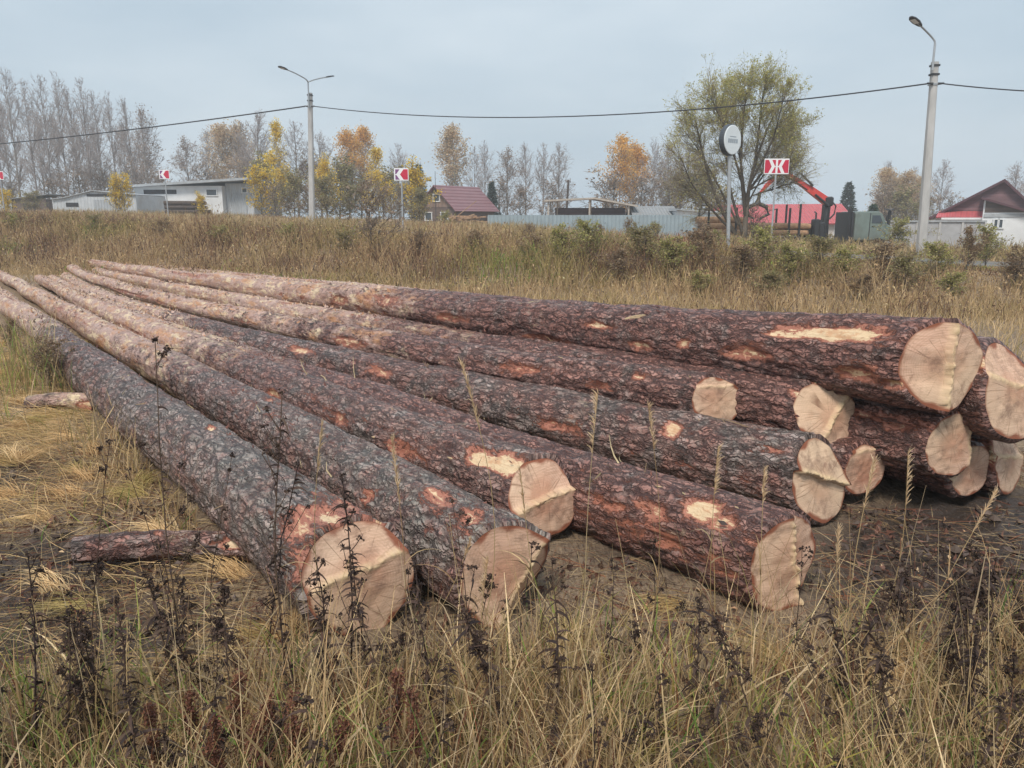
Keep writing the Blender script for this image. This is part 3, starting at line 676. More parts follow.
# standing dead grass in the foreground
b = MB()
def front(X, Y):    # how far the tall growth reaches towards the log ends
    lim = np.interp(X, [-3, -1.6, -.6, .3, .9, 1.4, 3], [2.5, 2.4, 2.55, 2.7, 2.75, 2.75, 2.9])
    return np.clip((lim-Y)/.35, .0, 1)*(.35+.65*sstep(-.25, .25, n2(X, Y, 1.6, 41)))
X, Y = spots(72000, -3.7, 4.3, 1.2, 3.1, front)
n = len(X); kind = RNG.uniform(0, 1, n); clump = n2(X, Y, 2.3, 43)
L = RNG.uniform(.16, .5, n)*(1+.35*clump); L[kind > .97] *= 1.35
c = pick(np.vstack([STRAW, STRAW*1.25]), n, jit=.35); m = (kind > .38) & (kind < .53); c[m] = pick(np.vstack([DARK*1.2, RUST*1.2]), m.sum()); m = (kind > .62) & (kind < .78); c[m] = pick(OLIVE, m.sum())
g = n2(X, Y, 1.3, 47); m = (kind > .78) & (g > -.05) & (kind < .95); c[m] = pick(GREEN, m.sum())
D0 = rnd_dirs(n, .3); D1 = D0+np.stack([RNG.normal(0, .9, n), RNG.normal(0, .9, n), RNG.normal(-.5, .7, n)], 1)
b.strips(base(X, Y, -.01), D0, D1, L, RNG.uniform(.0020, .0055, n)*(1+1.0*(kind > .9)), 4, c)
# broader green and yellow blades in tufts
for (px, py, cnt, hh) in ((545, 700, 22, .36), (640, 650, 18, .36), (660, 770, 24, .4), (365, 720, 18, .36), (800, 780, 20, .4), (300, 660, 12, .3), (930, 760, 16, .4), (20, 700, 14, .35), (610, 740, 46, .42), (680, 700, 16, .4), (1010, 760, 30, .35), (420, 700, 16, .36), (290, 690, 14, .3), (900, 770, 10, .5), (560, 640, 10, .33), (340, 780, 16, .35), (770, 720, 14, .35), (120, 650, 8, .3), (480, 760, 16, .35), (700, 780, 18, .38), (60, 720, 8, .3), (850, 640, 8, .4), (960, 700, 14, .35), (210, 740, 14, .35)):
    p = at_z(px, py, 0); nn = cnt
    Xc = p[0]+RNG.normal(0, .07, nn); Yc = p[1]+RNG.normal(0, .05, nn)
    cc = pick(GREEN, nn); q = RNG.uniform(0, 1, nn) > .6; cc[q] = pick(np.array([(.36, .33, .10), (.42, .36, .17), (.3, .33, .12)]), q.sum())
    D0 = rnd_dirs(nn, .35); D1 = D0+np.stack([RNG.normal(0, 1.1, nn), RNG.normal(0, 1.1, nn), RNG.normal(-.8, .6, nn)], 1)
    b.strips(base(Xc, Yc), D0, D1, RNG.uniform(.5, 1.0, nn)*hh, RNG.uniform(.004, .009, nn), 6, cc, .1)
# thin upright flowering stalks, pale, among the grass
X, Y = spots(500, -2.2, 2.8, 1.5, 2.9, front); n = len(X)
D0 = rnd_dirs(n, .12); D1 = D0+np.stack([RNG.normal(0, .25, n), RNG.normal(0, .2, n), np.zeros(n)], 1)
L = RNG.uniform(.4, .78, n); P = base(X, Y)
b.strips(P, D0, D1, L, .0026, 4, pick(STRAW*.9, n), .4)
X, Y = spots(260, -2.4, 3.0, 1.45, 2.95, front); n = len(X); D0 = rnd_dirs(n, .5); D1 = D0+np.stack([RNG.normal(0, 1.3, n), RNG.normal(0, 1.0, n), RNG.uniform(-2.2, -.4, n)], 1)
b.strips(base(X, Y), D0, D1, RNG.uniform(.25, .6, n), RNG.uniform(.006, .012, n), 7, pick(np.array([(.58, .47, .30), (.66, .56, .38), (.48, .38, .22), (.44, .40, .2)]), n), .08)
tag(b.build('standing_grass', M_GRASS), kind='stuff')

# thatch: flattened straw
b = MB()
def field(X, Y): return (1-.9*sstep(.3, .7, mudf(X, Y)))*(.25+.75*sstep(-.3, .2, n2(X, Y, 1.1, 51)))
X, Y = spots(130000, -10.5, -.4, 1.6, 11, lambda X, Y: field(X, Y)*np.clip(6/Y, 0, 1)**.7)
n = len(X); mdir = 2.6+1.8*n2(X, Y, .55, 53)
a = RNG.normal(mdir, .75); D0 = np.stack([np.cos(a), np.sin(a), RNG.uniform(.02, .55, n)], 1); D1 = D0+np.stack([RNG.normal(0, .4, n), RNG.normal(0, .4, n), RNG.uniform(-1.1, -.3, n)], 1)
c = pick(np.array([(.60, .45, .25), (.68, .53, .32), (.48, .355, .19), (.50, .40, .20), (.32, .22, .13)]), n); q = RNG.uniform(0, 1, n) > .88; c[q] = pick(OLIVE, q.sum())
b.strips(base(X, Y, .005), D0, D1, RNG.uniform(.12, .45, n), RNG.uniform(.0014, .0032, n)*(1+Y*.07), 4, c)
X, Y = spots(52000, -4.2, 7, 1.4, 5.2, lambda X, Y: .25+.75*(1-mudf(X, Y)))
n = len(X); D0 = lay(n, -.02, .25); D1 = D0+np.stack([RNG.normal(0, .3, n), RNG.normal(0, .3, n), RNG.uniform(-.5, 0, n)], 1)
c = pick(np.vstack([STRAW*.85, DARK*1.4, RUST*1.4]), n)
b.strips(base(X, Y, .006), D0, D1, RNG.uniform(.08, .32, n), RNG.uniform(.0018, .004, n), 3, c)
# combed tussocks lying over in the field at the left and before the logs
cx_, cy_ = spots(760, -9, 3.2, 2.3, 12, lambda X, Y: np.where(X < -.4, 1.0, .5)*np.where((X > -.4) & (Y > 3.3), 0, 1)*(1-.85*sstep(.35, .7, mudf(X, Y)))*np.clip(7/Y, 0, 1))
nt_ = len(cx_); per = 85; X = np.repeat(cx_, per)+RNG.normal(0, .035, nt_*per); Y = np.repeat(cy_, per)+RNG.normal(0, .035, nt_*per); n = nt_*per
az_ = np.repeat(RNG.normal(2.6+1.8*n2(cx_, cy_, .55, 53), .7), per)+RNG.normal(0, .38, n); up_ = np.repeat(RNG.uniform(.3, 1.3, nt_), per)*RNG.uniform(.6, 1.3, n)
D0 = np.stack([np.cos(az_), np.sin(az_), up_], 1); D1 = np.stack([np.cos(az_)*1.2, np.sin(az_)*1.2, -up_*1.05], 1)+RNG.normal(0, .18, (n, 3))
tone = np.repeat(np.array([(.66, .50, .29), (.57, .42, .24), (.72, .58, .37), (.48, .37, .19), (.44, .38, .17)])[RNG.integers(0, 5, nt_)], per, 0)*(1+RNG.uniform(-.25, .25, (n, 1)))
sz_ = np.repeat(RNG.uniform(.6, 1.15, nt_), per)
b.strips(base(X, Y), D0, D1, RNG.uniform(.16, .42, n)*sz_, RNG.uniform(.0016, .0032, n)*(1+Y*.07), 5, tone, .15)
# tufts still standing in the field at the left
def tuft(X, Y): return sstep(.05, .35, n2(X, Y, .9, 57))*np.clip(5/Y, 0, 1)
X, Y = spots(14000, -9.5, -1.2, 2.6, 12, tuft); n = len(X)
D0 = rnd_dirs(n, .5); D1 = D0+np.stack([RNG.normal(.2, .8, n), RNG.normal(0, .8, n), RNG.normal(-.5, .5, n)], 1)
c = pick(STRAW, n); q = RNG.uniform(0, 1, n) > .75; c[q] = pick(np.vstack([GREEN, OLIVE]), q.sum())
b.strips(base(X, Y), D0, D1, RNG.uniform(.1, .34, n), RNG.uniform(.003, .006, n)*(1+Y*.06), 4, c)
for (px, py, cnt, hh, sp) in ((8, 392, 130, .75, .22), (38, 380, 90, .7, .18), (22, 372, 80, .8, .2), (60, 395, 60, .5, .15), (95, 452, 60, .38, .14), (140, 470, 60, .36, .12), (185, 520, 50, .3, .12), (120, 440, 60, .4, .16)):
    p = at_z(px, py, 0); nn = cnt; Xc = p[0]+RNG.normal(0, sp, nn); Yc = p[1]+RNG.normal(0, sp, nn); m = off_logs(Xc, Yc); Xc, Yc = Xc[m], Yc[m]; nn = len(Xc)
    cc = pick(np.vstack([GREEN*1.3, OLIVE, STRAW]) if py < 400 else np.vstack([STRAW, STRAW, OLIVE]), nn); D0 = rnd_dirs(nn, .2); D1 = D0+np.stack([RNG.normal(0, .5, nn), RNG.normal(0, .5, nn), RNG.normal(-.2, .4, nn)], 1)
    b.strips(base(Xc, Yc), D0, D1, RNG.uniform(.5, 1.1, nn)*hh, RNG.uniform(.004, .008, nn)*(1+p[1]*.04), 5, cc, .1)
tag(b.build('flattened_straw', M_GRASS), kind='stuff')

# bark crumbs and wood chips round the log ends
b = MB()
X, Y = spots(26000, -2.5, 5.5, 2.2, 6.5, lambda X, Y: np.exp(-((Y-3.4-.15*np.abs(X))/.9)**2)*(.25+.75*sstep(-.1, .3, n2(X, Y, 1.5, 61)))); n = len(X)
c = pick(np.array([(.10, .06, .05), (.15, .07, .05), (.22, .12, .09), (.07, .05, .045), (.13, .10, .09)]), n); q = RNG.uniform(0, 1, n) > .94; c[q] = pick(np.array([(.58, .42, .26), (.5, .3, .18)]), q.sum())
b.leaves(base(X, Y, .012), RNG.uniform(.012, .06, n)*np.where(q, .7, 1), c, asp=.5)
m_ = 2600; X, Y = spots(m_, -3.2, 5.6, 2.3, 6.2, lambda X, Y: .1+.9*mudf(X, Y)); m_ = len(X); sz = RNG.uniform(.008, .035, m_)
cc = pick(np.array([(.10, .075, .062), (.14, .105, .088), (.075, .055, .048)]), m_); oc = np.array([(1, 0, 0), (0, 1, 0), (-1, 0, 0), (0, -1, 0), (0, 0, .7), (0, 0, -.7)], float)
V = oc[None]*(1+RNG.uniform(-.45, .45, (m_, 6, 1)))*sz[:, None, None]; a_ = RNG.uniform(0, 6.28, m_); V = np.stack([V[..., 0]*np.cos(a_)[:, None]-V[..., 1]*np.sin(a_)[:, None], V[..., 0]*np.sin(a_)[:, None]+V[..., 1]*np.cos(a_)[:, None], V[..., 2]], -1)+base(X, Y)[:, None]
fo_ = np.array([(0, 1, 4), (1, 2, 4), (2, 3, 4), (3, 0, 4), (1, 0, 5), (2, 1, 5), (3, 2, 5), (0, 3, 5)])
b.add(V.reshape(-1, 3), (fo_[None]+(np.arange(m_)*6)[:, None, None]).reshape(-1, 3), np.repeat(cc, 6, 0))
sb = b.build('bark_litter', M_WEED); tag(sb, kind='stuff')

# meadow behind the pile, the weedy bank and the verge beyond the road
b = MB()
def far_spots(n, s0, s1, x0, x1, dens=None):
    X = RNG.uniform(x0, x1, n); S = RNG.uniform(s0, s1, n); Y = S-.5*X
    k_ = (Y > 5) & (np.abs(X) < Y*.88+3)
    if dens is not None: k_ &= RNG.uniform(0, 1, n) < dens(X, Y)
    return X[k_], Y[k_]
# straw coloured meadow
X, Y = far_spots(74000, 7.5, 18.5, -28, 15, lambda X, Y: np.clip(13/Y, 0, 1)**1.2*(.4+.6*sstep(-.2, .25, n2(X, Y, .6, 71)))); m = off_logs(X, Y, .05); X, Y = X[m], Y[m]; n = len(X)
m = (Y-2 > np.interp(X, [-13, 3.5], [20, 5.5])-2.0); X, Y = X[m], Y[m]; n = len(X)
D0 = rnd_dirs(n, .35); D1 = D0+np.stack([RNG.normal(.1, .7, n), RNG.normal(0, .7, n), RNG.normal(-.3, .5, n)], 1)
c = pick(np.array([(.52, .41, .26), (.58, .47, .31), (.44, .34, .21), (.40, .32, .18)]), n); q = n2(X, Y, .8, 73)+RNG.uniform(-.3, .3, n) > .25; c[q] = pick(OLIVE, q.sum())
b.strips(base(X, Y), D0, D1, RNG.uniform(.12, .38, n)*(1+.4*n2(X, Y, .7, 75)), RNG.uniform(.008, .014, n)*(.5+Y/24), 3, c)
tag(b.build('meadow_grass', M_GRASS), kind='stuff')
b = MB()
def not_road(X, Y): s = Y+.5*X; return np.where((s > 29.3) & (s < 36.6), 0, 1)
X, Y = far_spots(140000, 15.2, 31, -50, 28, lambda X, Y: not_road(X, Y)*np.clip(22/Y, .25, 1)); n = len(X)
S = Y+.5*X; pa = n2(X, Y, .33, 81, 4); pb = n2(X, Y, .42, 83, 4); pc = n2(X, Y, .9, 85, 3)
hgt = np.interp(S, [15, 17, 20, 25, 28.5, 31], [.25, .5, .72, .52, .34, .3])*np.interp(X, [-20, 0, 8, 14], [1.1, 1.0, .9, .7])
hgt = hgt*np.clip(.9+1.5*pc, .25, 1.9)*RNG.uniform(.45, 1.15, n)*np.where((X > 7.5) & (S > 21), .38, 1)
c = pick(np.array([(.42, .32, .20), (.50, .40, .26), (.32, .235, .15), (.37, .29, .17)]), n)
dz = sstep(15.5, 19, S)*(1-sstep(25, 29, S))
q = pa+.2*dz+RNG.uniform(-.15, .15, n) > .16; c[q] = pick(OLIVE, q.sum())
q = pb+.13*dz+RNG.uniform(-.15, .15, n) > .22; c[q] = pick(np.array([(.24, .155, .105), (.17, .115, .085), (.30, .21, .14), (.13, .09, .07)]), q.sum())
q = (pa-pb+RNG.uniform(-.2, .2, n) > .5); c[q] = pick(np.vstack([GREEN, OLIVE]), q.sum())
q = RNG.uniform(0, 1, n) > .88; c[q] = pick(DARK*1.6, q.sum())
D0 = rnd_dirs(n, .28); D1 = D0+np.stack([RNG.normal(0, .6, n), RNG.normal(0, .6, n), RNG.normal(-.2, .5, n)], 1)
b.strips(base(X, Y), D0, D1, hgt, RNG.uniform(.010, .02, n)*(.45+Y/30), 3, c, .3)
# leafy and seedy bits on the weeds
k_ = RNG.uniform(0, 1, n) < .62; Pl = base(X[k_], Y[k_])+np.stack([RNG.normal(0, .1, k_.sum()), RNG.normal(0, .1, k_.sum()), hgt[k_]*RNG.uniform(.25, 1.0, k_.sum())], 1)
b.leaves(Pl, RNG.uniform(.03, .085, k_.sum())*(.6+Y[k_]/40), np.minimum(c[k_]*RNG.uniform(.85, 1.35, (k_.sum(), 1)), .6), asp=.5)
# verge beyond the road and the yard weeds
X, Y = far_spots(60000, 36.5, 62, -62, 34, lambda X, Y: np.clip(1.15-(Y+.5*X-37)/40, .15, 1)); n = len(X); pa = n2(X, Y, .25, 91, 4)
c = pick(np.array([(.42, .34, .22), (.50, .41, .27), (.32, .25, .16), (.36, .30, .18)]), n); q = pa+RNG.uniform(-.2, .2, n) > .2; c[q] = pick(OLIVE, q.sum()); q = pa+RNG.uniform(-.2, .2, n) < -.3; c[q] = pick(RUST*1.5, q.sum())
D0 = rnd_dirs(n, .3); D1 = D0+np.stack([RNG.normal(0, .6, n), RNG.normal(0, .6, n), RNG.normal(-.2, .5, n)], 1)
b.strips(base(X, Y), D0, D1, RNG.uniform(.25, .7, n)*(1+.5*pa), RNG.uniform(.025, .05, n), 3, c, .3)
tag(b.build('bank_weeds', M_GRASS), kind='stuff')

# ------------------------------------------------------------------ trees
def grow_tree(seed, H, tr, style):
    """returns trunk MB, crown MB (limbs + twigs + leaves); style gives branch habit and leaf palette"""
    g = np.random.default_rng(seed); T = MB(); Cn = MB()
    m = 14; z = np.linspace(0, 1, m); wob = np.cumsum(g.normal(0, .012*H/4, (m, 2)), 0); wob -= wob[0]
    tp = np.stack([wob[:, 0], wob[:, 1], z*H], 1)
    T.tube(tp, tr*(1-z*.93)**.8*(1+.35*np.exp(-z*25)), 7, col=style['trunk']*(1+g.uniform(-.2, .2, 3)*.3))
    nb = style['nb']; h0 = style['h0']; tw_P = []; tw_D = []; tw_L = []
    for i in range(nb):
        u = h0+(1-h0)*((i+g.uniform(0, 1))/nb)**.85; u = min(u, .985)
        p0 = np.array([np.interp(u, z, tp[:, q]) for q in range(3)])
        az = g.uniform(0, 2*math.pi); el = R(style['el']+g.normal(0, 9)+style.get('el_up', 0)*(u-.5))
        Lb = H*style['len']*style['shape'](u)*g.uniform(.65, 1.15)
        d = np.array([math.cos(az)*math.cos(el), math.sin(az)*math.cos(el), math.sin(el)])
        up = style.get('up', .35); tt = np.linspace(0, 1, 6)[:, None]
        jit = np.cumsum(g.normal(0, .03*Lb, (6, 3)), 0); jit -= jit[0]
        bp = p0+d*Lb*tt+np.array([0, 0, up*Lb])*tt**2+jit
        rb = tr*.32*(1-u*.7)*(Lb/(H*style['len'])+.2)
        Cn.tube(bp, np.linspace(rb, rb*.2, 6), 4, cap=False, col=style['limb']*(1+g.uniform(-.2, .2)))
        nt = max(4, int(style['nt']*(.4+Lb/(H*style['len'])))); t = g.uniform(.18, 1, nt)
        q = np.stack([np.interp(t, tt[:, 0], bp[:, k_]) for k_ in range(3)], 1)
        dd = d*.6+g.normal(0, .55, (nt, 3))+np.array([0, 0, style.get('twup', .35)])
        tw_P.append(q); tw_D.append(dd); tw_L.append(Lb*g.uniform(.18, .5, nt)*(1.1-.5*t))
    P = np.vstack(tw_P); D = np.vstack(tw_D); L = np.concatenate(tw_L)
    dr = np.array([0, 0, style.get('droop', -.2)])
    n = len(P); W = style['tw']
    Cn.strips(P, D, D+dr+g.normal(0, .25, (n, 3)), L, W, 2, style['twig']*(1+g.uniform(-.25, .25, (n, 1))), .35, rng=g)
    # second order twigs
    k_ = style.get('n2', 2)
    t = g.uniform(.3, 1, (n, k_)); Dn = D/np.linalg.norm(D, axis=1)[:, None]
    P2 = (P[:, None]+Dn[:, None]*(L[:, None]*t)[..., None]).reshape(-1, 3); D2 = np.repeat(D, k_, 0)+g.normal(0, .6, (n*k_, 3)); L2 = np.repeat(L, k_)*g.uniform(.3, .65, n*k_)
    Cn.strips(P2, D2, D2+dr*1.4, L2, W*.7, 2, style['twig']*(1+g.uniform(-.25, .25, (n*k_, 1))), .3, rng=g)
    nl = style.get('leaves', 0)
    if nl:
        src = np.vstack([P2+(D2/np.linalg.norm(D2, axis=1)[:, None])*(L2*.6)[:, None], P+Dn*(L*.7)[:, None]])
        wgt = style['lw'](src[:, 2]/H)*np.clip(.15+1.6*sstep(-.15, .25, fbm(src*(2.2/ (H*.25)), seed, 2)), 0, 2); wgt /= wgt.sum()
        ii = g.choice(len(src), nl, p=wgt)
        Q = src[ii]+g.normal(0, style['lsp'], (nl, 3))
        pal = style['leaf']; Cn.leaves(Q, style['ls']*g.uniform(.6, 1.3, nl), pal[g.integers(0, len(pal), nl)]*(1+g.uniform(-.2, .25, (nl, 1))), g, .75)
    return T, Cn
A_ = np.array
cone = lambda u: (1.08-u)**.75
egg = lambda u: math.sin(math.pi*min(1, (u*.82+.16)))**.7
GREYT = A_((.20, .175, .17)); BIR = A_((.34, .31, .30))
ST = dict(
 bare=dict(trunk=A_((.25, .225, .215)), limb=A_((.32, .28, .27)), twig=A_((.42, .37, .355)), nb=46, h0=.08, el=50, el_up=32, len=.22, shape=lambda u: .25+.9*math.sin(math.pi*min(1, u*.9+.1)), nt=14, tw=.036, up=.3, droop=-.15, n2=3),
 birch=dict(trunk=A_((.42, .40, .38)), limb=A_((.2, .17, .16)), twig=A_((.36, .29, .24)), nb=50, h0=.12, el=45, el_up=30, len=.24, shape=egg, nt=13, tw=.045, up=.15, droop=-.6, n2=2, leaves=4800, lw=lambda h: .4+h, lsp=.3, ls=.18),
 bush=dict(trunk=A_((.12, .10, .085)), limb=A_((.15, .12, .10)), twig=A_((.24, .19, .15)), nb=44, h0=.02, el=50, el_up=20, len=.62, shape=lambda u: (1.0-.55*u)*(.55+.75*random.random()), nt=9, tw=.10, up=.15, droop=-.1, n2=2, leaves=2000, lw=lambda h: .5+h, lsp=.35, ls=.42),
)
def spruce_mesh(seed, H, base_r, pal):
    g = np.random.default_rng(seed); T = MB(); Cn = MB()
    T.tube([(0, 0, 0), (0, 0, H*.5), (0, 0, H)], [H*.018, H*.011, .01], 7, col=A_((.10, .075, .06)))
    nl = 26
    for i in range(nl):
        u = .08+.91*i/nl; Lb = base_r*(1-u)**.8*g.uniform(.8, 1.15)+.08; nb = 9
        for j in range(nb):
            az = g.uniform(0, 6.28); d = A_((math.cos(az), math.sin(az), -.18+.5*u)); p0 = A_((0, 0, u*H)); p1 = p0+d*Lb
            Cn.tube([p0, p1], [.03, .008], 3, cap=False, col=A_((.09, .07, .055)))
            n = int(34*(.3+Lb/base_r)); t = g.uniform(.12, 1, n)[:, None]
            Q = p0+d*Lb*t; D = d+g.normal(0, .55, (n, 3))+A_((0, 0, -.15))
            Cn.strips(Q, D, D+A_((0, 0, -.3)), g.uniform(.12, .42, n)*(base_r/1.6), .09*(base_r/1.6), 2, pal*(1+g.uniform(-.35, .35, (n, 1))), .3, rng=g)
    return T, Cn
def tree_obj(name, T, Cn, mt, mc):
    r = empty(name); T.build('trunk', mt, r, True); Cn.build('crown', mc, r); return r
PROTO = {}
GOLD = A_([(.78, .45, .10), (.82, .52, .13), (.68, .38, .10), (.62, .42, .2)])
YEL = A_([(.85, .62, .05), (.80, .56, .05), (.70, .52, .10), (.55, .44, .14)])
TAN = A_([(.58, .43, .28), (.64, .49, .32), (.50, .36, .25), (.66, .54, .34)])
PALE = A_([(.36, .27, .21), (.40, .31, .24), (.30, .23, .19)])
def proto(key, i):
    kk = (key, i)
    if kk in PROTO: return PROTO[kk], False
    H = 10.0
    if key == 'bare': st = dict(ST['bare'])
    elif key == 'pale': st = dict(ST['bare'], leaves=1200, lw=lambda h: 1.2-h*.6, lsp=.25, ls=.16, leaf=PALE)
    elif key in ('gold', 'tan'): st = dict(ST['birch'], leaf=GOLD if key == 'gold' else TAN)
    elif key == 'yellow': st = dict(ST['birch'], leaf=YEL, h0=.06, shape=cone, leaves=4300, len=.3, ls=.19)
    elif key in ('scrub', 'yscrub', 'bscrub', 'gscrub', 'rscrub'):
        st = dict(ST['bush'], leaf={'scrub': A_([(.32, .27, .14), (.40, .32, .18), (.25, .21, .12), (.30, .29, .12)]), 'yscrub': YEL, 'bscrub': PALE, 'gscrub': A_([(.33, .33, .12), (.42, .40, .14), (.27, .27, .10), (.50, .45, .19), (.44, .36, .20)]), 'rscrub': A_([(.27, .185, .12), (.34, .235, .15), (.21, .145, .10), (.42, .33, .21)])}[key])
        if key == 'bscrub': st['leaves'] = 260
        if key == 'gscrub': st['leaves'] = 1900
    r = tree_obj('tree', *grow_tree(100+37*i+sum(map(ord, key)), H, .11 if 'scrub' not in key else .14, st), M_TWIG, M_FOL)
    PROTO[kk] = r; return r, True
def put_tree(key, i, name, px, top, Y, label, cat='tree', group=None, wide=1.0, sink=0.0):
    r, first = proto(key, i)
    o = r if first else copy_tree(r)
    p = ground_at(px, Y); zt = at_y(px, top, Y)[2]; h = max(zt-p[2], .4)
    o.location = Vector([float(v) for v in p-np.array([0, 0, .05+sink])]); s_ = h/10.0
    wz = s_*wide; o.scale = (wz, wz, s_*(1+sink/h)); o.rotation_euler = (0, 0, random.uniform(0, 6.28))
    o.name = name; tag(o, label, cat, group); return o
ORD = 'first second third fourth fifth sixth seventh eighth ninth tenth eleventh twelfth thirteenth fourteenth fifteenth sixteenth seventeenth'.split()
# the tall bare stand at the left
stand = [(6, 88), (24, 76), (40, 88), (55, 82), (71, 82), (83, 93), (95, 86), (107, 97), (120, 100), (137, 104)]
for i, (px, top) in enumerate(stand):
    put_tree('bare', i % 4, 'birch_tree', px, top, 86+(i % 3)*6, f'tall bare grey tree, {ORD[i]} from the left in the stand behind the low sheds', group='bare trees at the left', wide=.72)
for i, (px, top) in enumerate([(15, 110), (48, 118), (64, 120), (88, 125), (101, 130), (130, 128), (146, 135)]):
    put_tree('pale', i % 3, 'birch_tree', px, top, 100+(i % 2)*5, 'shorter grey birch with a few tan leaves between the tall bare trees at the left', group='shorter trees in the left stand', wide=.85)
put_tree('pale', 1, 'birch_tree', 152, 113, 84, 'pinkish grey birch at the right edge of the tall bare stand', wide=1.0)
put_tree('pale', 2, 'birch_tree', 192, 142, 112, 'small grey tree standing alone above the long white building', wide=1.2)
put_tree('pale', 0, 'birch_tree', 212, 136, 118, 'faint grey tree just left of the tan birches over the white building', wide=1.0)
put_tree('tan', 0, 'birch_tree', 226, 130, 108, 'tan leaved birch above the white building, left one of the pair', wide=1.15)
put_tree('tan', 1, 'birch_tree', 241, 126, 110, 'tan leaved birch above the white building, right one of the pair', wide=1.1)
put_tree('bare', 1, 'birch_tree', 262, 116, 100, 'bare grey tree left of the yellow birch by the double lamp', wide=1.2)
put_tree('bare', 2, 'birch_tree', 250, 128, 104, 'bare grey tree behind the right end of the white building', wide=1.1)
put_tree('yellow', 0, 'birch_tree', 282, 127, 82, 'bright yellow pointed birch left of the double lamp post', wide=.85)
put_tree('bare', 3, 'birch_tree', 299, 126, 96, 'bare grey tree right behind the double lamp post', wide=1.2)
put_tree('bare', 0, 'birch_tree', 322, 136, 98, 'bare grey tree right of the double lamp post', wide=1.3)
put_tree('yellow', 1, 'birch_tree', 327, 156, 76, 'bushy yellow tree just right of the double lamp post', wide=1.25)
put_tree('yscrub', 0, 'yellow_bush', 262, 178, 70, 'yellow bush at the right end of the white building', 'bush', wide=1.2)
put_tree('gold', 0, 'birch_tree', 351, 134, 100, 'orange tinted birch, left of the pair between lamp post and arrow sign', wide=1.0)
put_tree('gold', 1, 'birch_tree', 367, 132, 103, 'orange tinted birch, right of the pair between lamp post and arrow sign', wide=1.0)
put_tree('yellow', 0, 'birch_tree', 380, 152, 78, 'golden yellow tree just left of the arrow sign before the cottage', wide=1.15)
put_tree('bare', 2, 'birch_tree', 400, 148, 104, 'faint bare tree behind the arrow sign before the cottage', wide=1.1)
put_tree('yscrub', 1, 'yellow_bush', 415, 178, 66, 'yellow and green bush between arrow sign and brown roofed cottage', 'bush', wide=1.1)
put_tree('tan', 2, 'birch_tree', 455, 130, 98, 'tall pale golden birch behind the brown roofed cottage', wide=1.15)
put_tree('bare', 3, 'birch_tree', 475, 150, 106, 'slim bare tree right of the golden birch behind the cottage', wide=.9)
put_tree('bare', 0, 'birch_tree', 485, 146, 104, 'bare birch over the right end of the cottage roof', wide=.95)
put_tree('pale', 2, 'birch_tree', 507, 152, 96, 'greyish tan birch between the cottage and the open shed', wide=1.2)
put_tree('bare', 1, 'birch_tree', 526, 147, 102, 'bare grey birch left of the open shed roof', wide=1.0)
put_tree('bare', 2, 'birch_tree', 543, 148, 104, 'bare grey birch over the left end of the open shed', wide=.95)
put_tree('bare', 3, 'birch_tree', 559, 147, 102, 'rounded bare birch over the middle of the open shed', wide=1.2)
put_tree('gold', 2, 'birch_tree', 619, 142, 94, 'orange birch behind the open shed, left and taller of two', wide=1.05)
put_tree('gold', 0, 'birch_tree', 634, 148, 97, 'orange birch behind the open shed, right and lower of two', wide=1.15)
put_tree('bare', 0, 'birch_tree', 651, 144, 92, 'dark slim bare trees right of the orange birches', wide=.8)
for i, (px, top) in enumerate([(664, 150), (678, 158), (694, 152)]):
    put_tree('pale', i, 'birch_tree', px, top, 88+3*i, f'olive grey thin tree behind the big willow, {ORD[i]} from the left', group='thin trees behind the willow', wide=1.2)
for i, (px, top) in enumerate([(880, 172), (893, 178), (905, 174), (917, 180)]):
    put_tree('tan', i % 3, 'birch_tree', px, top, 92+3*(i % 2), f'sandy tan tree in the clump left of the right lamp post, {ORD[i]} from the left', group='sandy trees by the right lamp post', wide=1.35)
put_tree('bare', 1, 'birch_tree', 884, 164, 108, 'faint bare treetop above the left of the sandy clump', wide=1.0)
put_tree('bare', 2, 'birch_tree', 909, 170, 110, 'faint bare treetop above the right of the sandy clump', wide=1.0)
put_tree('bare', 3, 'birch_tree', 937, 163, 100, 'faint bare tree just right of the right lamp post', wide=1.2)
put_tree('bare', 0, 'birch_tree', 1009, 166, 96, 'bare tree behind the ridge of the maroon gabled house', wide=1.3)
put_tree('bare', 1, 'birch_tree', 1022, 166, 92, 'bare tree at the right edge behind the maroon gabled house', wide=1.2)
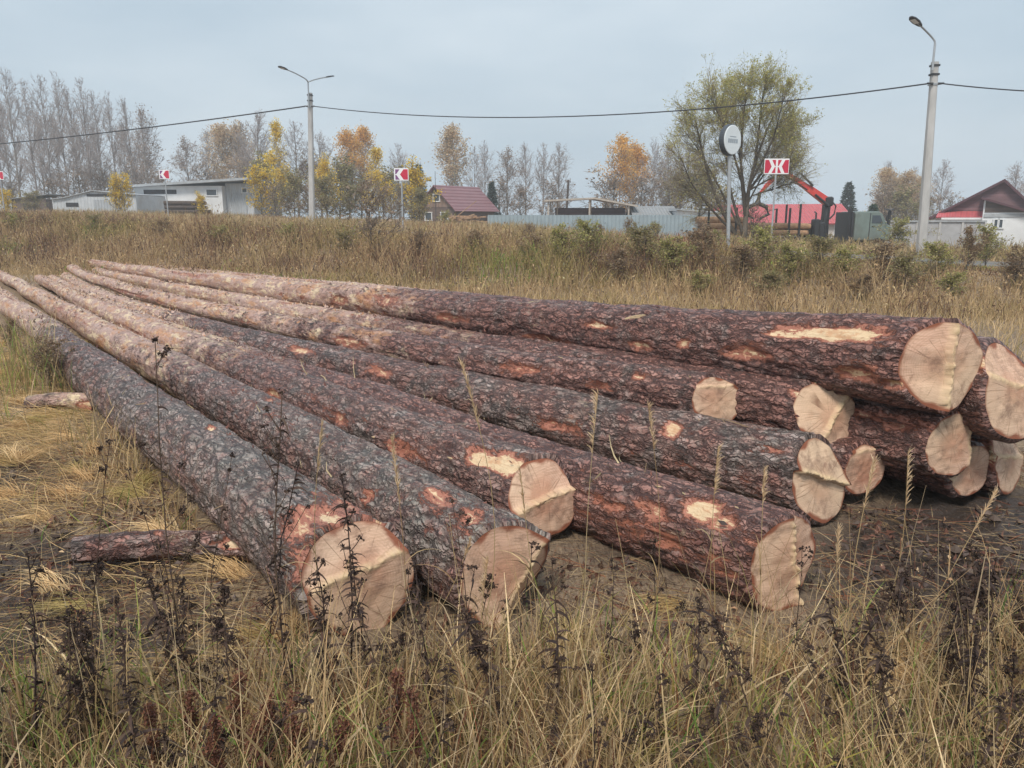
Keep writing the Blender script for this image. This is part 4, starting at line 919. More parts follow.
# scrub along the road and round the yards
scrub = [(8, 195, 62, 'yscrub', 'yellow green bush at the far left by the arrow sign', 1.3), (118, 186, 64, 'yscrub', 'small yellow sapling before the grey garages, left of two', .9), (126, 183, 64, 'yscrub', 'small orange yellow sapling before the grey garages, right of two', .9),
 (203, 199, 66, 'yscrub', 'tiny yellow bush at the end of the dark log pile', 1.1), (36, 196, 72, 'scrub', 'olive scrub left of the grey garages', 1.6), (295, 182, 62, 'scrub', 'tall olive scrub left of the double lamp post foot', 1.2), (328, 184, 60, 'scrub', 'tall olive scrub right of the double lamp post foot', 1.2),
 (276, 190, 66, 'bscrub', 'grey brown scrub beside the white building end', 1.5), (350, 190, 62, 'scrub', 'olive scrub under the pair of orange birches', 1.3), (384, 192, 58, 'bscrub', 'grey brown scrub left of the arrow sign before the cottage', 1.3), (420, 196, 60, 'scrub', 'brownish green scrub left of the cottage', 1.2),
 (310, 192, 57, 'bscrub', 'grey twiggy scrub at the double lamp post foot', 1.4), (446, 214, 56, 'gscrub', 'low green shrub in front of the cottage', 1.4), (600, 226, 36, 'rscrub', 'dark red brown weed bush before the fence, below the open shed', .9), (628, 222, 36, 'rscrub', 'dark weed bush before the fence, right of the open shed', .8),
 (655, 226, 34, 'scrub', 'olive weed bush before the grey roofed shed', 1.2), (716, 233, 30, 'gscrub', 'bright green bush at the foot of the round sign', 1.3), (752, 214, 42, 'bscrub', 'brown undergrowth round the willow foot', 1.6), (700, 224, 40, 'bscrub', 'grey twiggy brush left of the willow foot', 1.4),
 (372, 192, 22.5, 'bscrub', 'bare many-stemmed willow bush on the bank, left of the middle', 1.3), 


(895, 226, 42, 'gscrub', 'yellow green bush left of the right lamp post foot', 1.5)]
for i, (px, top, Y, ky, lab, wd) in enumerate(scrub):
    put_tree(ky, i % 2, 'bush' if ky != 'yscrub' else 'yellow_bush', px, top, Y, lab, 'bush', None, wd)
# evergreens
for (px, top, Y, H, br, lab) in ((420, 163, 92, 10, 2.2, 'dark green spruce behind the arrow sign, left of the cottage'), (492, 181, 84, 10, 2.4, 'dark spruce at the right gable end of the cottage'), (845, 181, 100, 10, 2.6, 'dark green conifer behind the red roofed building'), (870, 204, 76, 10, 3.6, 'small dense dark green thuja between truck and sandy trees')):
    pal = A_((.05, .075, .05)) if px != 870 else A_((.045, .09, .04))
    o = tree_obj('spruce_tree', *spruce_mesh(px, H, br, pal), M_TWIG, M_FOL)
    p = ground_at(px, Y); h = at_y(px, top, Y)[2]-p[2]; s_ = h/10; o.location = Vector(p.tolist()); o.scale = (s_, s_, s_)
    tag(o, lab, 'tree')

# the big half bare willow beyond the road
def willow():
    g = np.random.default_rng(5); T = MB(); Cn = MB(); Y = 41.0
    c0 = ground_at(742, Y)
    def W(px, py, dy=0): return at_y(px, py, Y+dy)-c0
    barkc = A_((.15, .125, .10))
    limbs = [([(737, 238), (716, 206), (702, 170), (692, 130), (686, 112)], .11, 0), ([(744, 240), (747, 205), (750, 180), (768, 130), (783, 105)], .17, .3), ([(745, 215), (740, 170), (742, 120), (747, 88)], .10, -.8), ([(748, 192), (770, 165), (788, 138), (796, 122)], .08, 1.0),
             ([(742, 232), (728, 190), (722, 140), (719, 100)], .10, 1.2), ([(746, 206), (758, 150), (762, 110), (766, 86)], .09, -.4), ([(736, 236), (704, 206), (684, 182), (674, 158)], .08, -1.0), ([(750, 190), (778, 176), (796, 158)], .05, -1.2), ([(747, 200), (731, 150), (714, 112), (706, 96)], .08, -1.4), ([(738, 225), (712, 180), (692, 148), (678, 132)], .07, 1.5), ([(750, 185), (776, 140), (788, 96)], .07, -1.8), ([(744, 190), (735, 130), (732, 84)], .07, 1.8),
             ([(720, 214), (694, 196), (676, 186)], .05, .5), ([(752, 196), (780, 188), (800, 182)], .04, .6), ([(747, 205), (764, 176), (786, 150), (800, 140)], .05, 1.9)]
    tips = []
    for pts, r0, dy in limbs:
        P = np.array([W(x, y, dy*(i/len(pts))*1.6) for i, (x, y) in enumerate(pts)])
        t = np.linspace(0, len(P)-1, 16); Q = np.stack([np.interp(t, range(len(P)), P[:, k_]) for k_ in range(3)], 1)
        for _ in range(2): Q[1:-1] = (Q[:-2]+Q[1:-1]*2+Q[2:])/4
        (T if r0 > .15 else Cn).tube(Q, np.linspace(r0, .02, 16), 7, col=barkc)
        for _ in range(30):
            u = g.uniform(.22, .99); p0 = Q[int(u*15)]; d = Q[min(15, int(u*15)+1)]-Q[max(0, int(u*15)-1)]; d /= np.linalg.norm(d)+1e-9
            out = p0-np.array([0, 0, 3.0]); out[2] *= .4; out /= np.linalg.norm(out)+1e-9
            dd = d*.45+out*.4+g.normal(0, .55, 3)+A_((0, 0, .25)); dd /= np.linalg.norm(dd)
            Lb = g.uniform(.7, 1.75)*(1.15-.4*u); q = p0+np.linspace(0, 1, 6)[:, None]*dd*Lb+np.cumsum(g.normal(0, .05, (6, 3)), 0)*np.linspace(0, 1, 6)[:, None]
            Cn.tube(q, np.linspace(.016, .005, 6), 4, cap=False, col=barkc*1.3)
            n = 13; t = g.uniform(.2, 1, n)
            tips.append((np.stack([np.interp(t, np.linspace(0, 1, 6), q[:, k_]) for k_ in range(3)], 1), np.tile(dd, (n, 1))))
    P = np.vstack([a for a, _ in tips]); D = np.vstack([b_ for _, b_ in tips])+g.normal(0, .5, (len(P), 3))+A_((0, 0, .3)); L = g.uniform(.3, .95, len(P))
    Cn.strips(P, D, D+A_((0, 0, -.25)), L, .016, 2, A_((.30, .25, .18))*(1+g.uniform(-.2, .2, (len(P), 1))), .4, rng=g)
    Dn = D/np.linalg.norm(D, axis=1)[:, None]; k_ = 3; t = g.uniform(.25, 1, (len(P), k_))
    P2 = (P[:, None]+Dn[:, None]*(L[:, None]*t)[..., None]).reshape(-1, 3); D2 = np.repeat(D, k_, 0)+g.normal(0, .5, (len(P)*k_, 3)); L2 = np.repeat(L, k_)*g.uniform(.3, .7, len(P)*k_)
    Cn.strips(P2, D2, D2+A_((0, 0, -.3)), L2, .011, 2, A_((.34, .285, .19)), .4, rng=g)
    src = P2+D2/np.linalg.norm(D2, axis=1)[:, None]*(L2*.7)[:, None]
    hh = src[:, 2]/10.5; wgt = (.16+1.2*sstep(.35, .85, hh))*np.clip(.1+1.5*sstep(-.2, .25, fbm(src*.9, 3, 3)), 0, 2)*(1+.5*sstep(-2, 3, src[:, 0])); wgt /= wgt.sum()
    n = 30000; ii = g.choice(len(src), n, p=wgt); pal = A_([(.46, .45, .14), (.52, .49, .16), (.40, .40, .14), (.56, .49, .19), (.48, .40, .19)])
    Cn.leaves(src[ii]+g.normal(0, .07, (n, 3)), g.uniform(.06, .12, n), pal[g.integers(0, 5, n)]*(1+g.uniform(-.2, .2, (n, 1))), g, .5)
    r = empty('willow_tree', c0, 0, 'big spreading willow with thin yellow green leaves beyond the round sign', 'tree', sc_=(.9, .9, 1))
    T.build('trunk', M_TWIG, r, True); Cn.build('crown', M_FOL, r)
willow()
# undergrowth that fills the foot of the tree line
for i, (px, top, Y, ky) in enumerate([(-4, 196, 84, 'bscrub'), (14, 186, 88, 'bscrub'), (52, 184, 84, 'bscrub'), (78, 178, 86, 'bscrub'), (104, 176, 88, 'bscrub'), (140, 174, 90, 'bscrub'), (166, 178, 94, 'bscrub'), (206, 172, 96, 'bscrub'), (248, 172, 92, 'bscrub'), (272, 168, 86, 'scrub'), (312, 166, 84, 'bscrub'), (340, 172, 80, 'scrub'), (362, 176, 84, 'bscrub'), (392, 180, 82, 'scrub'), (404, 190, 70, 'bscrub'),
        (500, 186, 90, 'bscrub'), (520, 192, 92, 'bscrub'), (552, 190, 94, 'bscrub'), (612, 184, 90, 'bscrub'), (640, 186, 88, 'bscrub'), (668, 184, 84, 'bscrub'), (700, 182, 80, 'scrub'), (882, 196, 86, 'bscrub'), (902, 198, 84, 'scrub'), (922, 200, 88, 'bscrub'), (948, 202, 86, 'bscrub')]):
    put_tree(ky, i % 2, 'bush', px, top, Y, 'grey brown undergrowth at the foot of the distant tree line' if ky == 'bscrub' else 'olive undergrowth at the foot of the distant tree line', 'bush', 'undergrowth of the tree line' if ky == 'bscrub' else 'olive undergrowth of the tree line', 1.5)

# ------------------------------------------------------------------ buildings, seen from pixel positions at their own distance
def zat(py, Y, px=512): return float(at_y(px, py, Y)[2])
def xat(px, Y, py=215): return float(at_y(px, py, Y)[0])
M_WHITE = m_plain('whitewashed_block', (.76, .78, .80), .08, 1.2, .85, .2, .1, dirt=(.56, .57, .58))
M_ZINC = m_corr('galvanised_sheet', (.42, .45, .48), .25, .45, .5, .03)
M_ZINC2 = m_plain('weathered_sheet_edge', (.36, .38, .40), .15, 2, .6, .4, .1)
M_GREYW = m_corr('grey_sheet_wall', (.50, .53, .56), .3, .6, .4, .02, dirt=(.40, .38, .37))
M_DARK = m_plain('dark_opening', (.035, .035, .04), .2, 3, .6, .3, 0)
M_GLASS = m_plain('window_glass', (.06, .075, .09), .1, 2, .12, .5, 0)
M_PLUM = m_plank('plum_plank', (.11, .065, .075), .18, 2)
M_BRWALL = m_plank('brown_plank', (.15, .11, .095), .16, 2)
M_TANW = m_plank('tan_gable_plank', (.26, .185, .15), .15, 0)
M_ROOFM = m_corr('maroon_roof_sheet', (.24, .115, .125), .35, .45, .45, .04, 0)
M_ROOFR = m_corr('red_roof_sheet', (.50, .105, .115), .35, .5, .4, .04, 0)
M_WOODP = m_plain('weathered_post', (.42, .37, .32), .2, 6, .8, .2, .1, stretch=(1, 1, .2))
M_CONC = m_plain('pole_concrete', (.47, .46, .45), .15, 4, .85, .2, .2, stretch=(1, 1, .3), dirt=(.34, .33, .32))
M_STEEL = m_plain('galvanised_steel', (.40, .42, .44), .12, 5, .45, .5, .05, metal=.3)
M_BLACK = m_plain('black_steel', (.03, .03, .033), .2, 8, .5, .5, .05)
M_SLATE = m_corr('grey_slate_roof', (.27, .28, .29), .3, .8, .2, .03, 0, dirt=(.2, .19, .18))
M_LOGP = m_plain('stacked_log_wood', (.42, .27, .17), .35, 6, .8, .2, .3)
M_LOGD = m_plain('dark_stacked_wood', (.085, .065, .055), .35, 6, .8, .2, .3)

def house_box(root, name, x0, x1, y0, y1, z0, z1, mat):
    return MB().box((x0+x1)/2, (y0+y1)/2, (z0+z1)/2, x1-x0, y1-y0, z1-z0).build(name, mat, root)
def window(root, cx, y, cz, w_, h_, fr=None, depth=.08, name='window'):
    f = MB()
    for (ox, oz, sx, sz) in ((0, h_/2, w_+.16, .08), (0, -h_/2, w_+.16, .08), (-w_/2, 0, .08, h_-.085), (w_/2, 0, .08, h_-.085)): f.box(cx+ox, y-depth/2, cz+oz, sx, depth, sz)
    wo = f.build(name, fr or M_WHITE, root); MB().box(cx, y-.012, cz, w_-.085, .02, h_-.085).build('pane', M_GLASS, wo); return wo
def slab(mb, pts, th, ):
    """sloping sheet from 4 corner points (ccw seen from above) with thickness"""
    P = np.array(pts, float); nrm = np.cross(P[1]-P[0], P[3]-P[0]); nrm /= np.linalg.norm(nrm)
    if nrm[2] < 0: P = P[::-1]; nrm = -nrm
    V = np.vstack([P-nrm*th, P]); mb.add(V, [(3, 2, 1, 0), (4, 5, 6, 7), (0, 1, 5, 4), (1, 2, 6, 5), (2, 3, 7, 6), (3, 0, 4, 7)]); return mb
def gable(root, w_, l_, he, hr, roof, gmat, ov=.35, th=.07, ridge_x=0.0, gname='gable'):
    """gable ends face -y/+y; ridge along y"""
    for y in (0.004, l_-.064):
        mb = MB(); V = [(-w_/2, y, he), (w_/2, y, he), (ridge_x, y, hr-.02), (-w_/2, y+.06, he), (w_/2, y+.06, he), (ridge_x, y+.06, hr-.02)]
        mb.add(V, [(0, 1, 2, 2), (5, 4, 3, 3), (0, 3, 4, 1), (1, 4, 5, 2), (2, 5, 3, 0)]); mb.build(gname, gmat, root)
    for sgn in (-1, 1):
        run = (w_/2-ridge_x*sgn); sl_ = (hr-he)/run; xe = sgn*(w_/2+ov); ze = he-sl_*ov
        slab(MB(), [(ridge_x, -ov, hr), (ridge_x, l_+ov, hr), (xe, l_+ov, ze), (xe, -ov, ze)], th).build('roof', roof, root)

# long white building with a thin flat roof
Y = 76; p = ground_at(178, Y); x0, x1 = xat(134, Y, 195), xat(224, Y, 195); zt = zat(186, Y)
r = empty('workshop_building', (x0, Y, p[2]-.4), R(-3), 'long white flat roofed building with small dark windows behind the log pile', 'building')
Lw = x1-x0; hw = zt-p[2]+.4
house_box(r, 'wall', 0, Lw, 0, 9, 0, hw, M_WHITE)
slab(MB(), [(-.5, -.7, hw+.05), (Lw+3.0, -.7, hw+.75), (Lw+3.0, 9.6, hw+.6), (-.5, 9.6, hw+.05)], .22).build('roof', M_ZINC2, r)
house_box(r, 'annex', Lw+.01, Lw+2.7, .8, 8.6, 0, hw+.25, M_GREYW)
MB().box(Lw+1.3, .77, hw*.42, 1.5, .08, hw*.78).build('door', M_ZINC, r)
window(r, Lw-1.0, -.005, hw-.62, 1.05, .6); window(r, Lw+1.9, .79, hw-.4, .5, .45)
house_box(r, 'opening', 1.0, 4.2, -.03, .01, hw-.75, hw-.35, M_DARK)
# low grey garages
Y = 70; p = ground_at(95, Y); x0, x1 = xat(52, Y, 200), xat(136, Y, 200); Lw = x1-x0; z0 = p[2]-.4; hh = zat(191, Y)-z0; hl = zat(198, Y)-z0
r = empty('garage_row', (x0, Y, z0), 0, 'low grey metal garages with a shallow peaked roof at the left', 'garage')
poly = [(0, 0), (Lw, 0), (Lw, hh*.86), (Lw*.5, hh), (Lw*.16, hl), (0, hl-.15)]
MB().prism(poly, 0, 6, lambda V: np.stack([V[:, 0], V[:, 2], V[:, 1]], 1)).build('wall', M_GREYW, r)
for a, c in ((3, 2), (4, 3), (5, 4)):
    (xa, za), (xb, zb) = poly[a], poly[c]
    slab(MB(), [(xa, -.2, za+.07), (xb, -.2, zb+.07), (xb, 6.2, zb+.07), (xa, 6.2, za+.07)], .06).build('roof', M_ZINC2, r)
house_box(r, 'opening', 1.2, 2.3, -.03, .02, hl*.62, hl*.8, M_DARK); house_box(r, 'opening', Lw*.42, Lw*.72, -.03, .02, hh*.82, hh*.9, M_DARK)
MB().box(Lw*.62, -.03, hh*.36, 1.9, .06, hh*.7).build('door', M_ZINC, r)
# dark hut at the far left
Y = 80; p = ground_at(28, Y); z0 = p[2]-.3
r = empty('wooden_hut', (xat(14, Y), Y, z0), 0, 'small dark hut among bushes left of the grey garages', 'hut')
hh = zat(199, Y)-z0; house_box(r, 'wall', 0, 3.4, 0, 3, 0, hh, M_BRWALL)
slab(MB(), [(-.3, -.3, hh+.02), (3.7, -.3, hh+.5), (3.7, 3.3, hh+.5), (-.3, 3.3, hh+.02)], .08).build('roof', M_SLATE, r)
house_box(r, 'doorway', 1.1, 2.0, -.03, .02, .1, hh*.8, M_DARK)
# pile of dark logs before the white building
def stack(name, x0, x1, y, z0, rows, rad, label, mat, mate, seed, lab_cat='log pile'):
    g = np.random.default_rng(seed); r = empty(name, ((x0+x1)/2, y, z0), 0, label, lab_cat); ends = MB()
    for k_ in range(rows):
        n = rows-k_+2
        for j in range(n):
            yy = (j-n/2)*rad*2.05+g.normal(0, .02); zz = rad+k_*rad*1.75; a, c = (x0-x1)/2+g.uniform(-.2, .3), (x1-x0)/2-g.uniform(-.2, .3); rr = rad*g.uniform(.8, 1.05)
            mb = MB().tube([(a, yy, zz), ((a+c)/2, yy+g.normal(0, .03), zz), (c, yy, zz)], [rr, rr*.95, rr*.85], 10); mb.build('log', mat, r, False)
            for xx in (a-.004, c+.004):
                th = np.arange(10)*2*math.pi/10; q = rr*(.9 if xx < 0 else .78)
                base_ = np.stack([np.full(10, xx), yy+np.cos(th)*q, zz+np.sin(th)*q], 1)
                ends.add(np.vstack([base_, [[xx, yy, zz]]]), [(i, (i+1) % 10, 10, 10) for i in range(10)])
    ends.build('sawn_ends', mate, r)
Y = 67; p = ground_at(190, Y); stack('log_pile', xat(170, Y), xat(208, Y), Y, p[2]+.0, 4, .2, 'dark weathered log pile in front of the long white building', M_LOGD, M_LOGP, 3)
# the cottage with the maroon roof
Y = 78; p = ground_at(441, Y); z0 = p[2]-.3
r = empty('cottage', (xat(437, Y), Y, z0), R(-36), 'small wooden cottage with a maroon sheet roof and attic window', 'house')
he, hr = zat(207, Y)-z0, zat(185, Y)-z0
house_box(r, 'wall', -2.35, 2.35, 0, 6.2, 0, he, M_BRWALL)
gable(r, 4.7, 6.2, he, hr, M_ROOFM, M_TANW, .45)
window(r, .0, 0.0, he+(hr-he)*.42, .85, .7); window(r, -1.1, -.005, he*.55, .9, .8); window(r, 1.0, -.005, he*.55, .9, .8)
MB().tube([(1.1, -1.4, 0), (1.1, -1.4, hr+1.2)], [.035, .02], 6).build('mast', M_BLACK, r)
# boards heaped in front of the cottage
g = np.random.default_rng(4); Y = 66; p = ground_at(464, Y)
r = empty('board_heap', (p[0], Y, p[2]+.1), 0, 'heap of fresh orange boards and slabs in front of the cottage', 'board heap')
for i in range(34):
    L_ = g.uniform(1.2, 2.8); a = g.normal(0, .35); z = .1+i*.022; cx, cy = g.normal(0, 1.3*(1-i/50)), g.normal(0, .4); tlt = g.normal(0, .12)+(.7 if i == 33 else 0)
    d = np.array([math.cos(a)*math.cos(tlt), math.sin(a)*math.cos(tlt), math.sin(tlt)]); c0 = np.array([cx, cy, z+(.4 if i == 33 else 0)])
    mb = MB(); s_ = np.cross(d, UP); s_ /= np.linalg.norm(s_); n_ = np.cross(s_, d)
    V = [c0+d*L_*u*.5+s_*v*.09+n_*w_*.025 for w_ in (-1, 1) for v in (-1, 1) for u in (-1, 1)]
    mb.add(np.array(V), [(0, 2, 3, 1), (4, 5, 7, 6), (0, 1, 5, 4), (2, 6, 7, 3), (0, 4, 6, 2), (1, 3, 7, 5)]); mb.build('board', M_LOGP, r)
# the pale fence
Y = 60; xa, xb = xat(488, Y), xat(712, Y); z0 = min(gz(xa, Y), gz(xb, Y))-.6; zt = zat(215, Y)
r = empty('sheet_fence', (xa, Y, z0), R(0), 'pale blue grey sheet metal fence running behind the road', 'fence')
MB().box((xb-xa)/2, 0, (zt-z0)/2, xb-xa, .05, zt-z0).build('panel', m_corr('blue_grey_fence_sheet', (.29, .36, .40), .3, .6, .3, .02, dirt=(.25, .29, .31)), r)
for i in range(9): MB().box(i*(xb-xa)/8, .08, (zt-z0)/2-.05, .08, .08, zt-z0).build('post', M_STEEL, r)
# open shed with lean canopy
Y = 74; p = ground_at(590, Y); z0 = p[2]-.3; r = empty('open_shed', (xat(590, Y), Y, z0), 0, 'open timber shed with a flat tilted roof and dark plum back wall', 'shed')
X_ = lambda px: xat(px, Y)-xat(590, Y); Z_ = lambda py: zat(py, Y)-z0
slab(MB(), [(X_(544), -.6, Z_(200)), (X_(594), -.6, Z_(197.5)), (X_(594), 4.8, Z_(197.0)), (X_(544), 4.8, Z_(199.5))], .16).build('roof', M_WOODP, r)
slab(MB(), [(X_(594)+.005, -.6, Z_(197.5)), (X_(637), -.6, Z_(205.5)), (X_(637), 4.8, Z_(203)), (X_(594)+.005, 4.8, Z_(197.0))], .16).build('roof', M_WOODP, r)
MB().box((X_(557)+X_(630))/2, 3.2, Z_(207.5)/2, X_(630)-X_(557), .12, Z_(207.5)).build('wall', M_PLUM, r)
for px, py, yy in ((548, 201.5, -.3), (589, 199.5, -.3), (593, 199.5, 2.4), (628, 205.5, -.3), (552, 201.5, 3.6), (559, 201, 2.9), (610, 203.5, 3.6)):
    MB().box(X_(px), yy, Z_(py)/2, .14, .14, Z_(py)).build('post', M_WOODP, r)
# leaning utility post behind it
Y = 82; p = ground_at(565, Y); tp = at_y(568.5, 180, Y)
r = empty('utility_post', p, 0, 'short dark leaning post rising behind the open shed roof', 'post')
MB().tube([(0, 0, -.3), tuple(tp-p)], [.13, .10], 8).build('shaft', M_LOGD, r); MB().box(*(tp-p-np.array([0, 0, .2])), .5, .09, .09).build('crossarm', M_LOGD, r)
# grey slab roofed store and small white block
Y = 72; p = ground_at(660, Y); z0 = p[2]-.3; X_ = lambda px: xat(px, Y)-xat(634, Y); Z_ = lambda py: zat(py, Y)-z0
r = empty('storage_building', (xat(634, Y), Y, z0), 0, 'low building with a broad grey slate roof right of the open shed', 'building')
house_box(r, 'wall', .2, X_(681), .1, 7, 0, Z_(219), M_PLUM)
slab(MB(), [(X_(633), -.4, Z_(219.5)), (X_(682.5), -.4, Z_(219.5)), (X_(682.5), 4, Z_(205.5)), (X_(636), 4, Z_(205.5))], .12).build('roof', M_SLATE, r)
slab(MB(), [(X_(636), 4.005, Z_(205.5)), (X_(682.5), 4.005, Z_(205.5)), (X_(682.5), 8, Z_(217)), (X_(636), 8, Z_(217))], .12).build('roof', M_SLATE, r)
house_box(r, 'door', X_(645), X_(664), .04, .09, .1, Z_(220.5), M_ZINC)
Y = 69; p = ground_at(700, Y); z0 = p[2]-.3; X_ = lambda px: xat(px, Y)-xat(683.5, Y); Z_ = lambda py: zat(py, Y)-z0
r = empty('block_shed', (xat(683.5, Y), Y, z0), 0, 'small whitish block shed with thin roof left of the willow foot', 'shed')
house_box(r, 'wall', 0, X_(722), 0, 5, 0, Z_(211), M_WHITE)
slab(MB(), [(-.3, -.3, Z_(209)), (X_(726), -.3, Z_(212.5)), (X_(726), 5.3, Z_(211)), (-.3, 5.3, Z_(207.5))], .12).build('roof', M_ZINC2, r)
house_box(r, 'door', 1.2, 2.1, -.04, .01, 0, Z_(213), M_GREYW)
# red roofed building behind the truck
Y = 76; p = ground_at(790, Y); z0 = p[2]-.3; X_ = lambda px: xat(px, Y)-xat(718, Y); Z_ = lambda py: zat(py, Y)-z0
r = empty('sawmill_building', (xat(718, Y), Y, z0), 0, 'long low building with a bright red sheet roof behind the crane truck', 'building')
house_box(r, 'wall', .2, X_(856), .3, 7.7, 0, Z_(222.5), m_plain('dirty_plaster', (.5, .47, .44), .1, 2, .9, .2, .1, dirt=(.35, .32, .29)))
slab(MB(), [(0, -.2, Z_(224)), (X_(858), -.2, Z_(223)), (X_(858), 4, Z_(203)), (0, 4, Z_(204))], .12).build('roof', M_ROOFR, r)
slab(MB(), [(0, 4.005, Z_(204)), (X_(858), 4.005, Z_(203)), (X_(858), 8.2, Z_(222)), (0, 8.2, Z_(222))], .12).build('roof', M_ROOFR, r)
window(r, X_(800), .295, 1.3, 1.2, .9); window(r, X_(764), .295, 1.3, 1.2, .9); window(r, X_(842), .295, 1.3, 1.0, .9)
# maroon gabled house at the right
Y = 57; p = ground_at(980, Y); z0 = p[2]-.3; X_ = lambda px: xat(px, Y)-xat(1000, Y); Z_ = lambda py: zat(py, Y)-z0
_x = X_; X_ = lambda px: _x(px)/1.185
r = empty('gabled_house', (xat(1000, Y), Y, z0), R(-30), 'house with a wide maroon plank gable and white walls at the right edge', 'house')
he = Z_(216.5); hr = Z_(179); wl, wr = X_(925), X_(1046); heR = Z_(212)
house_box(r, 'wall', wl+.5, wr-.4, .1, 9, 0, he-.02, M_WHITE)
MB().prism([(wl+.3, he-.01), (wr-.3, he-.01), (wr-.3, heR), (0, hr-.1)], 0, .12, lambda V: np.stack([V[:, 0], V[:, 2]-.0, V[:, 1]], 1)).build('gable', m_plank('maroon_plank', (.21, .125, .135), .16, 2), r)
M_RF = m_plain('dark_maroon_fascia', (.10, .045, .055), .15, 3, .5, .4, .05)
slab(MB(), [(0, -.45, hr), (0, 9.4, hr), (wl, 9.4, he-.1), (wl, -.45, he-.1)], .16).build('roof', M_RF, r)
slab(MB(), [(0.005, -.45, hr), (wr, -.45, heR-.4), (wr, 9.4, heR-.4), (0.005, 9.4, hr)], .16).build('roof', M_RF, r)
slab(MB(), [(X_(934), -1.5, Z_(217)), (X_(982), -1.5, Z_(217)), (X_(982), -.01, Z_(211)), (X_(936), -.01, Z_(211))], .08).build('porch_roof', M_ROOFR, r)
MB().box((X_(940)+X_(983))/2, -1.45, Z_(218.6), X_(983)-X_(940), .1, .14).build('porch_beam', m_plain('white_board', (.8, .8, .8), .04, 3, .6, .3, 0), r)
MB().prism([(X_(982), 0), (X_(1046), 0), (X_(1046), Z_(217)), (X_(982), Z_(200))], 0, 1.8, lambda V: np.stack([V[:, 0], V[:, 2]-1.86, V[:, 1]], 1)).build('annex', M_WHITE, r)
MB().prism([(X_(983.5), Z_(212.5)), (X_(1030), Z_(212.5)), (X_(983.5), Z_(201))], 0, .05, lambda V: np.stack([V[:, 0], V[:, 2]-1.915, V[:, 1]], 1)).build('annex_gable', M_BRWALL, r)
slab(MB(), [(X_(979), -2.3, Z_(197.5)), (X_(1050), -2.3, Z_(217.5)), (X_(1050), -.05, Z_(217)), (X_(979), -.05, Z_(197))], .14).build('annex_roof', M_RF, r)
MB().box((X_(983)+X_(1046))/2, -1.9, Z_(215.5), X_(1046)-X_(983), .06, .22).build('trim', M_ZINC2, r)
for px in (996, 1001): window(r, X_(px), -1.87, Z_(223.5), .26, .62)
# grey board fence left of it
Y = 54; xa, xb = xat(872, Y), xat(986, Y); z0 = gz((xa+xb)/2, Y)-.3; zt = zat(222, Y)
r = empty('yard_fence', (xa, Y, z0), 0, 'low grey slab fence between the truck and the maroon house', 'fence')
MB().box((xb-xa)/2, 0, (zt-z0)/2, xb-xa, .1, zt-z0, bev=.02).build('panel', m_plain('grey_fence_slab', (.38, .38, .39), .12, 2, .85, .2, .1), r)
MB().box((xb-xa)/2, 0, zt-z0+.06, xb-xa+.1, .3, .10).build('coping', M_ZINC2, r)
for i in range(6): MB().box(i*(xb-xa)/5, -.09, (zt-z0)/2, .14, .07, zt-z0-.04).build('post', M_CONC, r)

